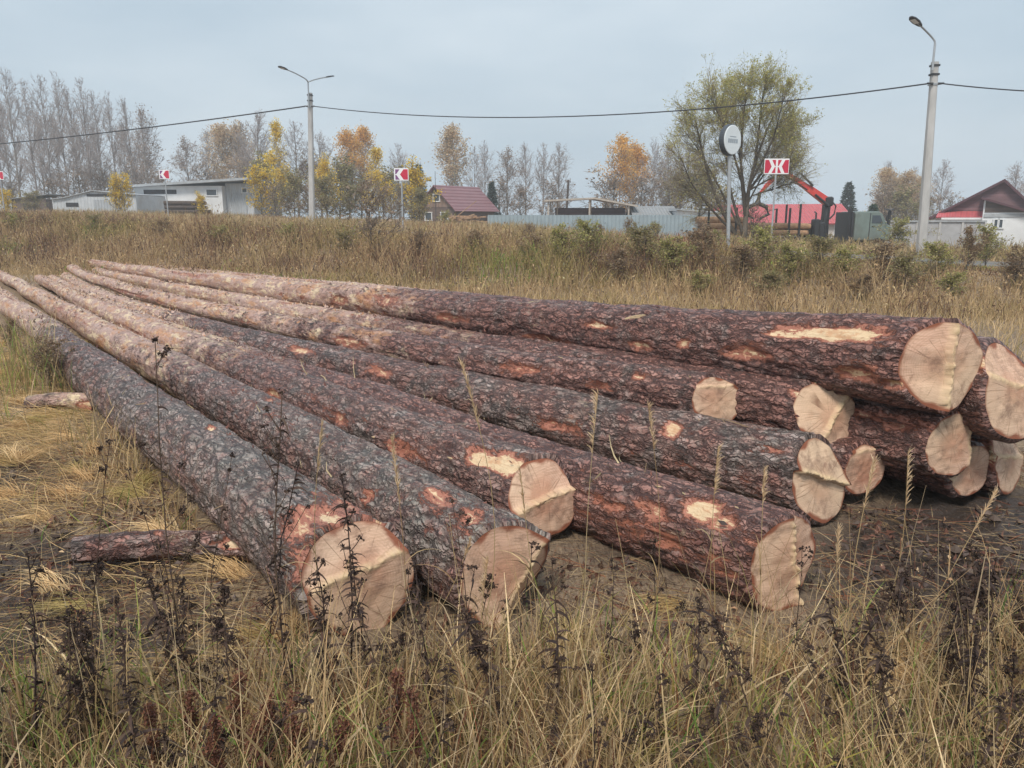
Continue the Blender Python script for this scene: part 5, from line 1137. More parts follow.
# ------------------------------------------------------------------ lamp posts, cables
def lamp_post(base_px, Y, top_px, wb, wt, label, arms, riser):
    p = ground_at(base_px, Y); r = empty('lamp_post', p, 0, label, 'lamp post')
    t = at_y(*top_px, Y)-p
    mb = MB(); n = 9; rows = []
    for i in range(n):
        u = i/(n-1); w_ = wb+(wt-wb)*u; c = np.array([t[0]*u, t[1]*u, t[2]*u-.4*(1-u)]); ch = w_*.18; a = w_/2
        rows.append(np.array([(-a+ch, -a), (a-ch, -a), (a, -a+ch), (a, a-ch), (a-ch, a), (-a+ch, a), (-a, a-ch), (-a, -a+ch)])@np.array([[1, 0, 0], [0, 1, 0]])+c)
    V = np.vstack(rows); Fq = [(i*8+j, i*8+(j+1) % 8, i*8+8+(j+1) % 8, i*8+8+j) for i in range(n-1) for j in range(8)]
    mb.add(V, Fq); k0 = (n-1)*8; mb.add(V[k0:], [(0, 1, 2, 3), (0, 3, 4, 7), (4, 5, 6, 7)]); mb.build('shaft', M_CONC, r)
    rp = [at_y(x, y, Y-.22)-p for x, y in riser]
    mb = MB().tube(rp, .042, 8)
    for arm in arms:
        q = [at_y(x, y, Y-.22+dy)-p for x, y, dy in arm]
        Q = np.array([rp[-1]]+q); tt = np.linspace(0, len(Q)-1, 14); C = np.stack([np.interp(tt, range(len(Q)), Q[:, k_]) for k_ in range(3)], 1)
        for _ in range(2): C[1:-1] = (C[:-2]+2*C[1:-1]+C[2:])/4
        mb.tube(C, .036, 8)
    mb.build('bracket', M_STEEL, r)
    for arm in arms:
        q = [at_y(x, y, Y-.22+dy)-p for x, y, dy in arm]; d = (q[-1]-(q[-2] if len(q) > 1 else rp[-1])); d /= np.linalg.norm(d)
        s_ = np.cross(d, UP); s_ /= np.linalg.norm(s_); n_ = np.cross(s_, d); mb = MB()
        prof = [(-.28, .05, .04), (-.2, .09, .05), (.05, .15, .06), (.3, .14, .05), (.42, .07, .03)]
        V = []
        for (u, hw_, hh_) in prof:
            for (a, c) in ((-1, -.5), (1, -.5), (1, .3), (.6, 1), (-.6, 1), (-1, .3)): V.append(q[-1]+d*u+s_*a*hw_+n_*c*hh_)
        Fq = [(i*6+j, i*6+(j+1) % 6, i*6+6+(j+1) % 6, i*6+6+j) for i in range(4) for j in range(6)]
        mb.add(np.array(V), Fq+[(0, 1, 2, 3), (0, 3, 4, 5), (24, 25, 26, 27), (24, 27, 28, 29)]); lh = mb.build('lamp_head', M_BLACK, r)
        MB().add(np.array([q[-1]+d*u+s_*a*.10-n_*.036 for u, a in ((-.02, -1), (.3, -1), (.3, 1), (-.02, 1))]), [(0, 1, 2, 3)]).build('lens', M_WHITE, lh)
    for i, zz in enumerate((.13, .45, .8)):
        u = 1-zz/np.linalg.norm(t); w_ = wb+(wt-wb)*u
        MB().box(*(t*u), w_+.05, w_+.05, .07).build('band', M_BLACK if i < 2 else M_STEEL, r)
    c = t*(1-.8/np.linalg.norm(t)); mb = MB()
    for sg in (-1, 1): mb.tube([c+np.array([sg*.1, -.15, 0]), c+np.array([sg*.32, -.15, .02])], [.05, .03], 8)
    mb.build('cable_clamp', M_BLACK, r)
    return p+c, r
cR, _ = lamp_post(921, 31, (935, 62), .34, .23, 'single arm lamp on a leaning concrete post at the right', [[(935, 41, 0), (931, 36, 0), (923, 28, -.3), (917, 22.5, -.5)]], [(932.5, 70), (933.5, 58), (935, 44)])
cL, _ = lamp_post(312, 50, (310, 93), .36, .26, 'double arm lamp on a concrete post left of the middle', [[(306, 79, -.3), (295, 73, -1.2), (284, 68.5, -2.0)], [(313, 80, .2), (321, 78, .8), (329, 76.8, 1.4)]], [(309, 108), (308.5, 95), (308, 82)])
M_CABLE = m_plain('black_cable', (.03, .03, .035), .1, 20, .6, .3, 0)
def cable(a, b_, sag, label, rad=.028):
    a, b_ = np.array(a), np.array(b_); t = np.linspace(0, 1, 60)[:, None]; P = a+(b_-a)*t-UP*sag*4*t*(1-t)
    o = MB().tube(P-a, rad, 6).build('power_cable', M_CABLE, None, True, loc=a); tag(o, label, 'cable', 'overhead cables'); return o
a = cL+np.array([.3, -.15, 0]); b_ = cR+np.array([-.3, -.15, 0]); mid = at_y(575, 117, (a[1]+b_[1])/2)
cable(a, b_, ((a+b_)/2)[2]-mid[2], 'black overhead cable sagging between the two lamp posts')
cable(cR+np.array([.3, -.15, 0]), at_y(1250, 88, 27), .25, 'black overhead cable running off right from the single arm lamp', .024)
cable(cL+np.array([-.3, -.15, 0]), at_y(-220, 158, 76), .55, 'black overhead cable running off left from the double lamp', .04)

# ------------------------------------------------------------------ road signs
M_SRED = m_plain('sign_red', (.55, .02, .06), .05, 4, .45, .4, 0)
M_SWHT = m_plain('sign_white', (.82, .82, .84), .03, 4, .45, .4, 0)
M_SBLU = m_plain('sign_dull_violet', (.20, .07, .20), .05, 4, .45, .4, 0)
def chevron(px, py, Y, wpx, hpx, label, double=False):
    p = ground_at(px, Y); r = empty('arrow_sign', (p[0], Y, p[2]-.2), 0, label, 'road sign')
    zc = zat(py, Y)-p[2]+.2; w_ = wpx*Y/F; h_ = hpx*Y/F
    MB().tube([(0, .04, 0), (0, .04, zc+h_*.4)], .04, 8).build('post', M_STEEL, r)
    MB().box(0, 0, zc, w_, .025, h_, bev=.01).build('board', M_SWHT, r)
    for sg, cx, hw_ in (([(1, -w_/4, w_/4), (-1, w_/4, w_/4)]) if double else [(-1, 0, w_/2)]):
        a, h2 = hw_*.90, h_*.42
        def P(L_): return [(cx+sg*x*a, zc+y*h2) for x, y in L_]
        T = lambda V: np.stack([V[:, 0], V[:, 2], V[:, 1]], 1)
        solid = P([(-1, 1), (-.35, 1), (.2, 0), (-.35, -1), (-1, -1)])
        MB().prism(solid, -.0165, -.0135, T).build('arrow', M_SRED, r)
        for s2 in (1, -1): MB().prism(P([(.25, s2), (.92, s2), (.92, .08*s2), (.78, .08*s2)]), -.0165, -.0135, T).build('corner_patch', M_SRED if double else M_SBLU, r)
chevron(403, 174.5, 40, 14, 11.5, 'red and white arrow sign on a post before the cottage')
chevron(168.5, 174.5, 54, 10, 8.5, 'red and white arrow sign over the long white building')
chevron(5, 175.5, 60, 8, 8, 'red and white arrow sign at the left edge')
chevron(771, 166.5, 36, 24, 14.5, 'double red and white arrow sign at the junction, by the willow', True)
# round light-box sign
Y = 24; p = ground_at(729, Y); r = empty('round_sign', (p[0], Y, p[2]-.1), 0, 'thick white round sign on a grey post in front of the willow', 'sign')
zc = zat(140, Y)-p[2]+.1; rr = 14.6*Y/F
MB().tube([(-.02, .03, 0), (-.15, .03, zc-rr*.9)], .055, 10).build('post', M_STEEL, r)
yaw = R(40); fx = np.array([math.cos(yaw), math.sin(yaw), 0]); fn = np.array([math.sin(yaw), -math.cos(yaw), 0])
c0 = np.array([-.17, .03, zc])
def disc(c, rad, th, mat, name, par):
    mb = MB(); n = 40; t = np.arange(n)*2*math.pi/n; V = []
    bv = min(.02, th*.3)
    for d, q in ((-th/2, .96), (-th/2+bv, 1), (th/2-bv, 1), (th/2, .96)): V += [c+fn*d+fx*math.cos(a)*rad*q+UP*math.sin(a)*rad*q for a in t]
    mb.add(np.array(V), [(k_*n+j, k_*n+(j+1) % n, k_*n+n+(j+1) % n, k_*n+n+j) for k_ in range(3) for j in range(n)]); mb.poly(list(range(n))); mb.poly(list(range(4*n-1, 3*n-1, -1)))
    return mb.build(name, mat, par)
disc(c0, rr, .16, m_plain('dark_sign_case', (.06, .07, .085), .1, 5, .5, .4, 0), 'case', r)
fo = disc(c0+fn*.095, rr*.93, .03, m_plain('white_sign_face', (.74, .79, .82), .03, 3, .8, .1, 0), 'face', r)
M_SGREY = m_plain('sign_grey_print', (.33, .38, .43), .1, 4, .6, .3, 0)
def plate(cx, cz, w_, h_, par):
    V = [c0+fn*(.1132)+fx*(cx+sx*w_/2)+UP*(cz+sz*h_/2) for sx, sz in ((-1, -1), (1, -1), (1, 1), (-1, 1))]; V += [v-fn*.0022 for v in V]
    MB().add(np.array(V), [(0, 1, 2, 3), (0, 4, 5, 1), (1, 5, 6, 2), (2, 6, 7, 3), (3, 7, 4, 0)]).build('lettering', M_SGREY, par)
for i in range(5): plate((i-2)*rr*.22, -.03, rr*.17, rr*.26, fo)       # the blurred word across the middle
plate(0, rr*.2, rr*.7, rr*.05, fo)

# ------------------------------------------------------------------ crane truck
Y = 46; p = ground_at(800, Y); z0 = gz(xat(800, Y), Y); X0 = xat(790, Y)
X_ = lambda px: xat(px, Y)-X0; Z_ = lambda py: zat(py, Y)-z0
r = empty('crane_truck', (X0, Y, z0), 0, 'green timber truck with a red loading crane, parked behind the weeds', 'truck')
M_CAB = m_plain('faded_green_paint', (.17, .215, .20), .12, 3, .45, .45, .05, dirt=(.13, .13, .115)); M_RED = m_plain('crane_red', (.62, .06, .05), .1, 3, .4, .5, .05)
M_TYRE = m_plain('tyre_rubber', (.025, .025, .026), .2, 12, .85, .2, .2)
cz0 = Z_(240); zt = Z_(211.5); xa, xb = X_(847), X_(880)
side = [(xa, cz0), (xb+.15, cz0), (xb+.25, cz0+.75), (xb-.1, cz0+.95), (xb-.38, zt-.12), (xb-.6, zt), (xa+.12, zt), (xa, zt-.12)]
cab = MB().prism(side, -1.15, 1.15, lambda V: np.stack([V[:, 0], V[:, 2], V[:, 1]], 1)).build('cab', M_CAB, r)
mod = cab.modifiers.new('rounded', 'BEVEL'); mod.width = .06; mod.segments = 2
MB().prism([(X_(863.5), zt-.22), (X_(863.5), cz0+.98), (xb-.32, cz0+.98), (xb-.52, zt-.22)], -1.168, -1.155, lambda V: np.stack([V[:, 0], V[:, 2], V[:, 1]], 1)).build('side_window', M_GLASS, cab)
MB().prism([(X_(862), zt-.1), (X_(862), cz0+.1), (X_(861.3), cz0+.1), (X_(861.3), zt-.1)], -1.162, -1.153, lambda V: np.stack([V[:, 0], V[:, 2], V[:, 1]], 1)).build('door_seam', M_BLACK, cab)
MB().box(X_(865), -1.17, cz0+.8, .14, .03, .04).build('handle', M_BLACK, cab)
mb = MB(); mb.box(X_(876), -1.36, cz0+1.25, .06, .12, .34, bev=.02); mb.tube([(X_(875.5), -1.15, cz0+1.4), (X_(876), -1.34, cz0+1.38)], .015, 6); mb.build('mirror', M_BLACK, cab)
V = np.array([(xb-.1+.012, s_*1.0, cz0+.99) for s_ in (-1, 1)]+[(xb-.36+.012, s_*1.0, zt-.2) for s_ in (1, -1)]); MB().add(np.vstack([V, V+np.array([.012, 0, .004])]), [(0, 1, 2, 3), (4, 5, 6, 7), (0, 1, 5, 4), (1, 2, 6, 5), (2, 3, 7, 6), (3, 0, 4, 7)]).build('windscreen', M_GLASS, cab)
MB().box(xb+.2, 0, cz0+.1, .25, 2.3, .28, bev=.05).build('bumper', M_BLACK, r)
for s_ in (-1, 1): MB().tube([(xb+.24, s_*.85, cz0+.45), (xb+.31, s_*.85, cz0+.45)], .12, 12).build('headlight', M_SWHT, r)
MB().tube([(X_(882), -.9, cz0), (X_(882), -.9, Z_(213)), (X_(882), -.9, Z_(210.5))], [.09, .09, .07], 10).tube([(X_(882), -.9, Z_(210.4)), (X_(882), -.9, Z_(208.8))], [.24, .2], 12).build('air_intake', M_BLACK, r)
mb = MB(); mb.box((X_(705)+xb)/2, 0, cz0-.18, xb-X_(705), .95, .26); mb.box(X_(845), 0, cz0+.75, .12, 2.3, 1.7); mb.box(X_(843.5), -.9, cz0+.8, .18, .2, 2.0); mb.build('chassis', M_BLACK, r)
for x in (X_(871), X_(812), X_(798), X_(735), X_(722)):
    for s_ in (-1, 1):
        t = np.linspace(-.17, .17, 5); w_ = MB().tube([(x, s_*1.0+q, .55) for q in t], [.5, .55, .56, .55, .5], 20).build('wheel', M_TYRE, r)
        MB().tube([(x, s_*1.18, .55), (x, s_*1.2, .55)], [.26, .22], 14).build('rim', M_CAB, w_)
for px in (704, 731, 783, 793):
    mb = MB(); mb.box(X_(px), 0, cz0+.1, .16, 2.4, .2)
    for s_ in (-1, 1): mb.box(X_(px), s_*1.14, (cz0+Z_(206 if px > 790 else 210))/2+.1, .11, .11, Z_(206 if px > 790 else 210)-cz0, bev=.02)
    mb.build('bunk', M_BLACK, r)
mb = MB()
for px, py in ((813, 226), (818, 229)): mb.box(X_(px), -.5, Z_(py)-.2, .35, .6, 1.2, bev=.06)
mb.box(X_(815), .3, cz0+.5, 1.1, 1.2, .9, bev=.08); mb.tube([(X_(811.5), -.7, cz0), (X_(811.5), -.7, Z_(213)), (X_(812), -.4, Z_(212))], .05, 6); mb.build('crane_controls', M_BLACK, r)
crane = MB().tube([(X_(825), 0, cz0-.1), (X_(825), 0, Z_(222)), (X_(826.5), 0, Z_(203))], [.28, .24, .2], 10).tube([(X_(821.5), -.2, cz0+.1), (X_(821.5), -.2, Z_(205))], .09, 8).box(X_(827), 0, Z_(201.5), .5, .5, .55, bev=.08).build('crane_column', M_BLACK, r)
def beam(mb, a, b_, w0, w1, y0=0, y1=0):
    a = np.array([a[0], y0, a[1]]); b_ = np.array([b_[0], y1, b_[1]]); d = b_-a; d /= np.linalg.norm(d); n_ = np.array([-d[2], 0, d[0]]); s_ = np.cross(d, n_)
    V = [q+n_*i*w_/2+s_*j*w_*.42 for q, w_ in ((a, w0), (b_, w1)) for i in (-1, 1) for j in (-1, 1)]
    return mb.add(np.array(V), [(0, 1, 3, 2), (4, 6, 7, 5), (0, 4, 5, 1), (2, 3, 7, 6), (0, 2, 6, 4), (1, 5, 7, 3)])
mb = MB(); beam(mb, (X_(827.5), Z_(203)), (X_(805), Z_(187.5)), .46, .36); beam(mb, (X_(806.5), Z_(188.5)), (X_(778), Z_(170.5)), .32, .25); mb.build('boom', M_RED, r)
mb = MB(); beam(mb, (X_(779), Z_(170.5)), (X_(763), Z_(187)), .27, .2); beam(mb, (X_(764), Z_(186)), (X_(758.5), Z_(193)), .17, .13); mb.build('jib', M_RED, r)
mb = MB().tube([(X_(809), -.25, Z_(186)), (X_(796), -.25, Z_(173.5))], [.07, .05], 8).tube([(X_(826), -.28, Z_(206)), (X_(812), -.25, Z_(194.5))], [.08, .06], 8); mb.build('hydraulic_ram', M_BLACK, r)
mb = MB().tube([(X_(829), -.2, Z_(201)), (X_(833), -.3, Z_(206)), (X_(832), -.3, Z_(214)), (X_(828), -.25, Z_(219))], .05, 6).tube([(X_(804), -.22, Z_(190)), (X_(790), -.25, Z_(181)), (X_(778), -.2, Z_(172.5))], .035, 6); mb.build('hose', M_BLACK, r)
mb = MB().tube([(X_(758.5), 0, Z_(192)), (X_(757.5), 0, Z_(199)), (X_(757), 0, Z_(203))], [.1, .1, .2], 8)
for s_ in (-1, 1):
    mb.tube([(X_(757), s_*.1, Z_(203)), (X_(757)+s_*.55, s_*.1, Z_(207)), (X_(757)+s_*.7, s_*.1, Z_(214)), (X_(757)+s_*.2, s_*.1, Z_(219))], [.12, .13, .11, .05], 6)
mb.build('grapple', M_BLACK, r)
# logs loaded on the truck
g = np.random.default_rng(9); i = 0
for (xa_, xb_, rows) in ((X_(700), X_(747), 3), (X_(748), X_(806), 2)):
    for k_ in range(rows):
        for j in range(5-k_):
            rr_ = .2*g.uniform(.85, 1.1); yy = (j-(4-k_)/2)*.43; zz = cz0+.42+k_*.36; a, c = X0+xa_+g.uniform(-.2, .25), X0+xb_+g.uniform(-.25, .2)
            o = MB().tube([(a, Y+yy, z0+zz), ((a+c)/2, Y+yy+.02, z0+zz+.01), (c, Y+yy, z0+zz)], [rr_, rr_*.95, rr_*.88], 12).build('loaded_log', m_plain('orange_pine_log', (.40, .24, .14), .35, 5, .8, .2, .3) if i == 0 else bpy.data.materials['orange_pine_log'])
            tag(o, 'pale orange log loaded on the crane truck', 'log', 'logs loaded on the crane truck'); i += 1

# ------------------------------------------------------------------ weed bushes on the bank
def ground_hit(px, py):
    r_ = ray(px, py); lo, hi = 1.0, 400.0; t = 3.0
    while t < 300:
        P = np.array([0, 0, EYE])+r_*t
        if P[2] < gz(P[0], P[1]): return P
        t += .1
    return np.array([0, 0, EYE])+r_*60
KIND_WORDS = {'gscrub': 'leafy yellow green', 'rscrub': 'dark red brown', 'scrub': 'olive brown', 'bscrub': 'bare grey twiggy'}
bank = [(985, 268, 1.15, 'gscrub', 'green bush at the right edge below the maroon house', .9), (966, 272, 1.1, 'rscrub', 'dark twiggy bush just left of the green one at the right edge', .7), (935, 283, .8, 'gscrub', 'green weeds below the foot of the right lamp post', 1.2), (905, 292, .7, 'scrub', 'olive weed bush right above the notched log end', 1.3),
 (880, 280, .8, 'rscrub', 'dark brown weed bush below the truck cab', 1.3), (845, 286, .75, 'gscrub', 'pale green weed bush between truck and top log', 1.3), (815, 276, .85, 'scrub', 'olive weed bush below the truck crane column', 1.2), (790, 284, .8, 'gscrub', 'green weed bush below the double arrow sign', 1.3), (762, 270, .9, 'gscrub', 'yellow green weed bush right of the round sign foot', 1.2), (742, 286, .8, 'rscrub', 'rusty weed bush below the willow', 1.3),
 (700, 274, .95, 'rscrub', 'dark rusty weed bush left of the round sign foot', 1.2), (672, 280, .8, 'gscrub', 'green weed bush below the small whitish shed', 1.3), (645, 270, .95, 'scrub', 'olive weed bush below the grey slate roof', 1.2), (618, 282, .7, 'rscrub', 'brown weed bush below the open shed right post', 1.3), (590, 268, 1.0, 'gscrub', 'bright green weed bush below the orange birches', 1.0), (562, 272, .95, 'gscrub', 'leafy green weed bush below the open shed', 1.0), (536, 262, .9, 'rscrub', 'dark brown weed bush below the open shed left end', 1.2),
 (505, 268, .8, 'scrub', 'olive weed bush below the fence beginning', 1.3), (476, 258, .9, 'rscrub', 'red brown weed bush below the cottage right corner', 1.2), (450, 264, .8, 'scrub', 'olive weed bush below the cottage window', 1.3), (420, 256, .9, 'rscrub', 'dark weed bush below the cottage left corner', 1.1), (392, 262, .8, 'rscrub', 'red brown weeds right of the bare willow bush', 1.2), (348, 256, .9, 'scrub', 'olive weed bush left of the bare willow bush', 1.2), (318, 252, .8, 'scrub', 'olive weed bush below the double lamp post', 1.3),
 (290, 246, .9, 'gscrub', 'green weed bush left below the double lamp post', 1.2), (255, 246, .9, 'rscrub', 'dark weed bush below the grey annex door', 1.2), (222, 246, .8, 'gscrub', 'dark green low bush below the white building corner', 1.4), (200, 240, .9, 'scrub', 'olive weed bush below the dark log pile', 1.2), (165, 240, .9, 'rscrub', 'dark weed bush below the arrow sign at the white building', 1.2), (130, 236, .9, 'gscrub', 'green weed bush below the two saplings', 1.2), (98, 236, 1.0, 'scrub', 'olive bush below the grey garages', 1.1), (45, 234, 1.0, 'rscrub', 'dark brown bush below the dark hut', .9), (15, 234, 1.0, 'gscrub', 'green bush on the bank at the left edge', 1.2), (72, 242, .7, 'gscrub', 'low green bush left below the grey garages', 1.3),
 (52, 392, .62, 'rscrub', 'dark tangled weeds at the left, between nearest log and broken slab', .8), (14, 356, .6, 'rscrub', 'dark weeds at the left edge over the nearest log', .6), (1015, 290, .8, 'rscrub', 'brown weed bush cut by the right edge, above the pile', 1.2), (862, 300, .5, 'rscrub', 'low brown weeds close above the top log, right part', 1.5), (770, 300, .5, 'scrub', 'low olive weeds close above the top log, middle', 1.5), (700, 298, .45, 'gscrub', 'low green weeds close above the top log, left of the long scrape', 1.5), (950, 300, .5, 'gscrub', 'low green weeds just above the notched log', 1.4),
 (612, 238, 1.0, 'rscrub', 'red stemmed weeds before the fence under the open shed', .8), (580, 240, .8, 'scrub', 'straw olive weeds before the middle of the fence', 1.1), (655, 240, .9, 'rscrub', 'dark stemmed weeds before the fence right end', .8), (530, 238, .8, 'rscrub', 'dark weeds before the left half of the fence', 1.0)]
for i, (px, py, h, ky, lab, wd) in enumerate(bank):
    if 60 < px < 545 and i % 2: continue
    if px < 545: h *= .72
    P = ground_hit(px, py); r, first = proto(ky, i % 2); o = r if first else copy_tree(r)
    h *= .74 if px > 780 else .8; wd *= 1.4; s_ = h/8.5; o.location = Vector([P[0], P[1], gz(P[0], P[1])-.03]); o.scale = (s_*wd, s_*wd, s_); o.rotation_euler = (0, 0, random.uniform(0, 6.28)); o.name = 'weed_bush'; tag(o, lab, 'bush')

# ------------------------------------------------------------------ foreground weeds, one object each
def weed(base_pt, top_pt, style, seed, name='dead_weed', label=None, group=None):
    g = np.random.default_rng(seed); base_pt = np.array(base_pt, float); base_pt[2] = gz(base_pt[0], base_pt[1])-.01
    v = np.array(top_pt)-base_pt; H = np.linalg.norm(v)
    r = empty(name, base_pt, 0, label, 'weed', group)
    t = np.linspace(0, 1, 9)[:, None]; side = g.normal(0, .02*H, 3); S = v*t+side*np.sin(t*math.pi)+np.cumsum(g.normal(0, .004, (9, 3)), 0)*np.sin(t*math.pi)
    rad = {'thin': .0022, 'tansy': .0032, 'leafy': .0036, 'dock': .0032}[style]
    dk = DARK[g.integers(0, 4)] if style != 'dock' else RUST[1]
    st = MB().tube(S, np.linspace(rad, rad*.45, 9), 5, col=dk); lf = MB(); hd = MB()
    at = lambda u: np.stack([np.interp(u, t[:, 0], S[:, q]) for q in range(3)], -1)
    nb = {'thin': 5, 'tansy': 9, 'leafy': 14, 'dock': 16}[style]; tips = [S[-1]]
    for i in range(nb):
        u = g.uniform(.35 if style != 'leafy' else .2, .97); a = g.uniform(0, 6.28); p0 = at(np.array(u)); el = g.uniform(.6, 1.2)
        d = np.array([math.cos(a), math.sin(a), el*1.3]); d /= np.linalg.norm(d); L_ = H*g.uniform(.06, .2)*(1.25-u)
        q = p0+d*L_*np.linspace(0, 1, 4)[:, None]+np.array([0, 0, L_*.25])*np.linspace(0, 1, 4)[:, None]**2; st.tube(q, np.linspace(rad*.55, rad*.3, 4), 4, cap=False, col=dk*1.1); tips.append(q[-1])
        if style == 'dock':
            n = 46; tt = g.uniform(0, 1, n); Q = p0+d*L_*tt[:, None]+g.normal(0, .008, (n, 3)); hd.leaves(Q, g.uniform(.005, .011, n), pick(RUST*1.15, n, g), g, .8)
    if style == 'dock':
        n = 160; u = g.uniform(.45, 1, n); hd.leaves(at(u)+g.normal(0, .010, (n, 3)), g.uniform(.005, .012, n), pick(RUST*1.15, n, g), g, .8)
    n = {'thin': 10, 'tansy': 18, 'leafy': 60, 'dock': 8}[style]; u = g.uniform(.12, .95, n); P = at(u); a = g.uniform(0, 6.28, n)
    D0 = np.stack([np.cos(a), np.sin(a), g.uniform(-.2, .5, n)], 1); D1 = D0*.35+np.stack([g.normal(0, .5, n), g.normal(0, .5, n), g.uniform(-2.2, -.8, n)], 1)
    lf.strips(P, D0, D1, g.uniform(.025, .085, n)*(1.2 if style == 'leafy' else .9), g.uniform(.004, .012, n), 4, pick(DARK, n, g), .15, rng=g)
    if style in ('tansy', 'leafy', 'thin'):
        for q in tips[:(10 if style == 'tansy' else 9)]:
            n = 26 if style == 'tansy' else 12; hd.leaves(q+g.normal(0, .008 if style == 'tansy' else .006, (n, 3))*np.array([1, 1, .7]), g.uniform(.006, .014, n), pick(DARK*.85, n, g), g, .8)
            n = 4; hd.strips(np.repeat(q[None], n, 0), g.normal(0, 1, (n, 3)), g.normal(0, 1, (n, 3)), g.uniform(.01, .03, n), .004, 2, pick(DARK, n, g), .3, rng=g)
    st.build('stem', M_WEED, r); (hd.build('seed_heads', M_WEED, r) if style == 'dock' else [lf.v.extend(hd.v), lf.f.extend([q+lf.n-0 for q in hd.f]), lf.c.extend(hd.c)]); lf.build('dry_remains', M_WEED, r)  # seed heads are joined into the leaf mesh, only dock keeps them apart
    return r
def bt(bx, by, tx, ty):
    b_ = at_z(bx, by, 0); return b_, at_y(tx, ty, b_[1]+random.uniform(-.06, .06))
WD = [(190, 700, 155, 340, 'tansy', 'tallest thin dark weed at the left, its black top over the nearest log'), (92, 720, 110, 440, 'thin', 'thin dark leaning weed at the far left beside the short log'), (36, 775, 28, 555, 'leafy', 'greyish dark leafy weed at the left edge'), (288, 700, 282, 392, 'leafy', 'thick dark leafy weed with two black heads left of the leftmost cut end'),
 (268, 660, 298, 465, 'leafy', 'dark leafy weed leaning right before the leftmost log'), (350, 690, 342, 475, 'leafy', 'dark leafy weed crossing the leftmost cut end'), (376, 700, 352, 555, 'leafy', 'shorter dark weed with drooping leaves before the leftmost cut end'), (322, 720, 316, 560, 'leafy', 'dark weed at the left rim of the leftmost cut end'),
 (176, 640, 128, 470, 'thin', 'thin dark weed leaning left over the short log'), (215, 680, 232, 455, 'thin', 'thin dark weed standing right of the tallest one'), (232, 760, 224, 590, 'tansy', 'dark weed with a black head low at the left'), (470, 700, 452, 500, 'thin', 'thin brown weed between the two leftmost cut ends'), (556, 760, 552, 560, 'leafy', 'dark weed below the two-level cut end'),
 (648, 680, 655, 540, 'thin', 'thin brown weed before the reddish front log'), (742, 720, 714, 618, 'thin', 'bent dark weed below the reddish front log'), (792, 680, 802, 548, 'thin', 'thin dark weed below the ridged cut end'), (906, 670, 944, 525, 'tansy', 'dark weed leaning right over the mud'), (770, 790, 716, 622, 'tansy', 'thick dark weed leaning left at the bottom, right of the middle'),
 (860, 790, 796, 640, 'thin', 'dark weed leaning left at the bottom right'), (880, 640, 894, 545, 'thin', 'thin dark weed at the near rim of the mud'), (938, 720, 962, 590, 'leafy', 'bushy dark weed at the lower right'), (1000, 690, 996, 560, 'leafy', 'dark weed near the right edge before the mud'), (962, 780, 976, 636, 'leafy', 'dark leafy weed at the bottom right'), (1008, 790, 1014, 655, 'tansy', 'dark weed in the bottom right corner'), (902, 790, 882, 650, 'leafy', 'dark drooping weed at the bottom, left of the right corner'), (845, 720, 828, 600, 'leafy', 'bushy dark weed right below the ridged cut end'), (432, 740, 415, 560, 'leafy', 'dark leafy weed before the second cut end'), (130, 770, 116, 600, 'leafy', 'dark leafy weed at the bottom left'), (62, 780, 70, 610, 'tansy', 'dark headed weed in the bottom left corner'), (600, 700, 612, 560, 'thin', 'thin dark weed in the gap between the middle logs')]
for i, (bx, by, tx, ty, st_, lab) in enumerate(WD):
    weed(*bt(bx, by, tx, ty), st_, 300+i, 'dead_weed', lab)
protos = []
for i, st_ in enumerate(('leafy', 'thin', 'tansy', 'leafy', 'thin')):
    g_ = np.random.default_rng(60+i); b_ = at_z(120+190*i, 745, 0); protos.append(weed(b_, b_+np.array([g_.normal(0, .06), g_.normal(0, .06), .42]), st_, 500+i, 'dead_weed', 'short dark dead weed among the dry grass in the foreground', 'short dead weeds in the foreground'))
for i in range(75):
    px, py = random.uniform(-20, 1045), random.uniform(640, 860)
    P = at_z(px, py, 0)
    if P[1] > 2.55 and abs(P[0]+.2) < .75: continue
    o = copy_tree(protos[i % 5]); o.location = Vector([P[0], P[1], gz(P[0], P[1])-.01]); k_ = random.uniform(.55, 1.25); o.scale = (k_, k_, k_); o.rotation_euler = (random.gauss(0, .1), random.gauss(0, .1), random.uniform(0, 6.28))
# rusty dock clumps at the bottom
for i, (bx, by, tx, ty) in enumerate([(200, 790, 190, 690), (235, 800, 240, 672), (262, 800, 272, 690), (300, 815, 292, 690), (168, 800, 150, 706), (222, 830, 214, 716), (388, 790, 398, 670), (420, 800, 410, 690), (330, 830, 345, 720), (275, 830, 255, 726)]):
    weed(*bt(bx, by, tx, ty), 'dock', 700+i, 'dock_plant', 'rusty brown dock stalk full of dry seeds at the bottom left', 'rusty dock stalks')
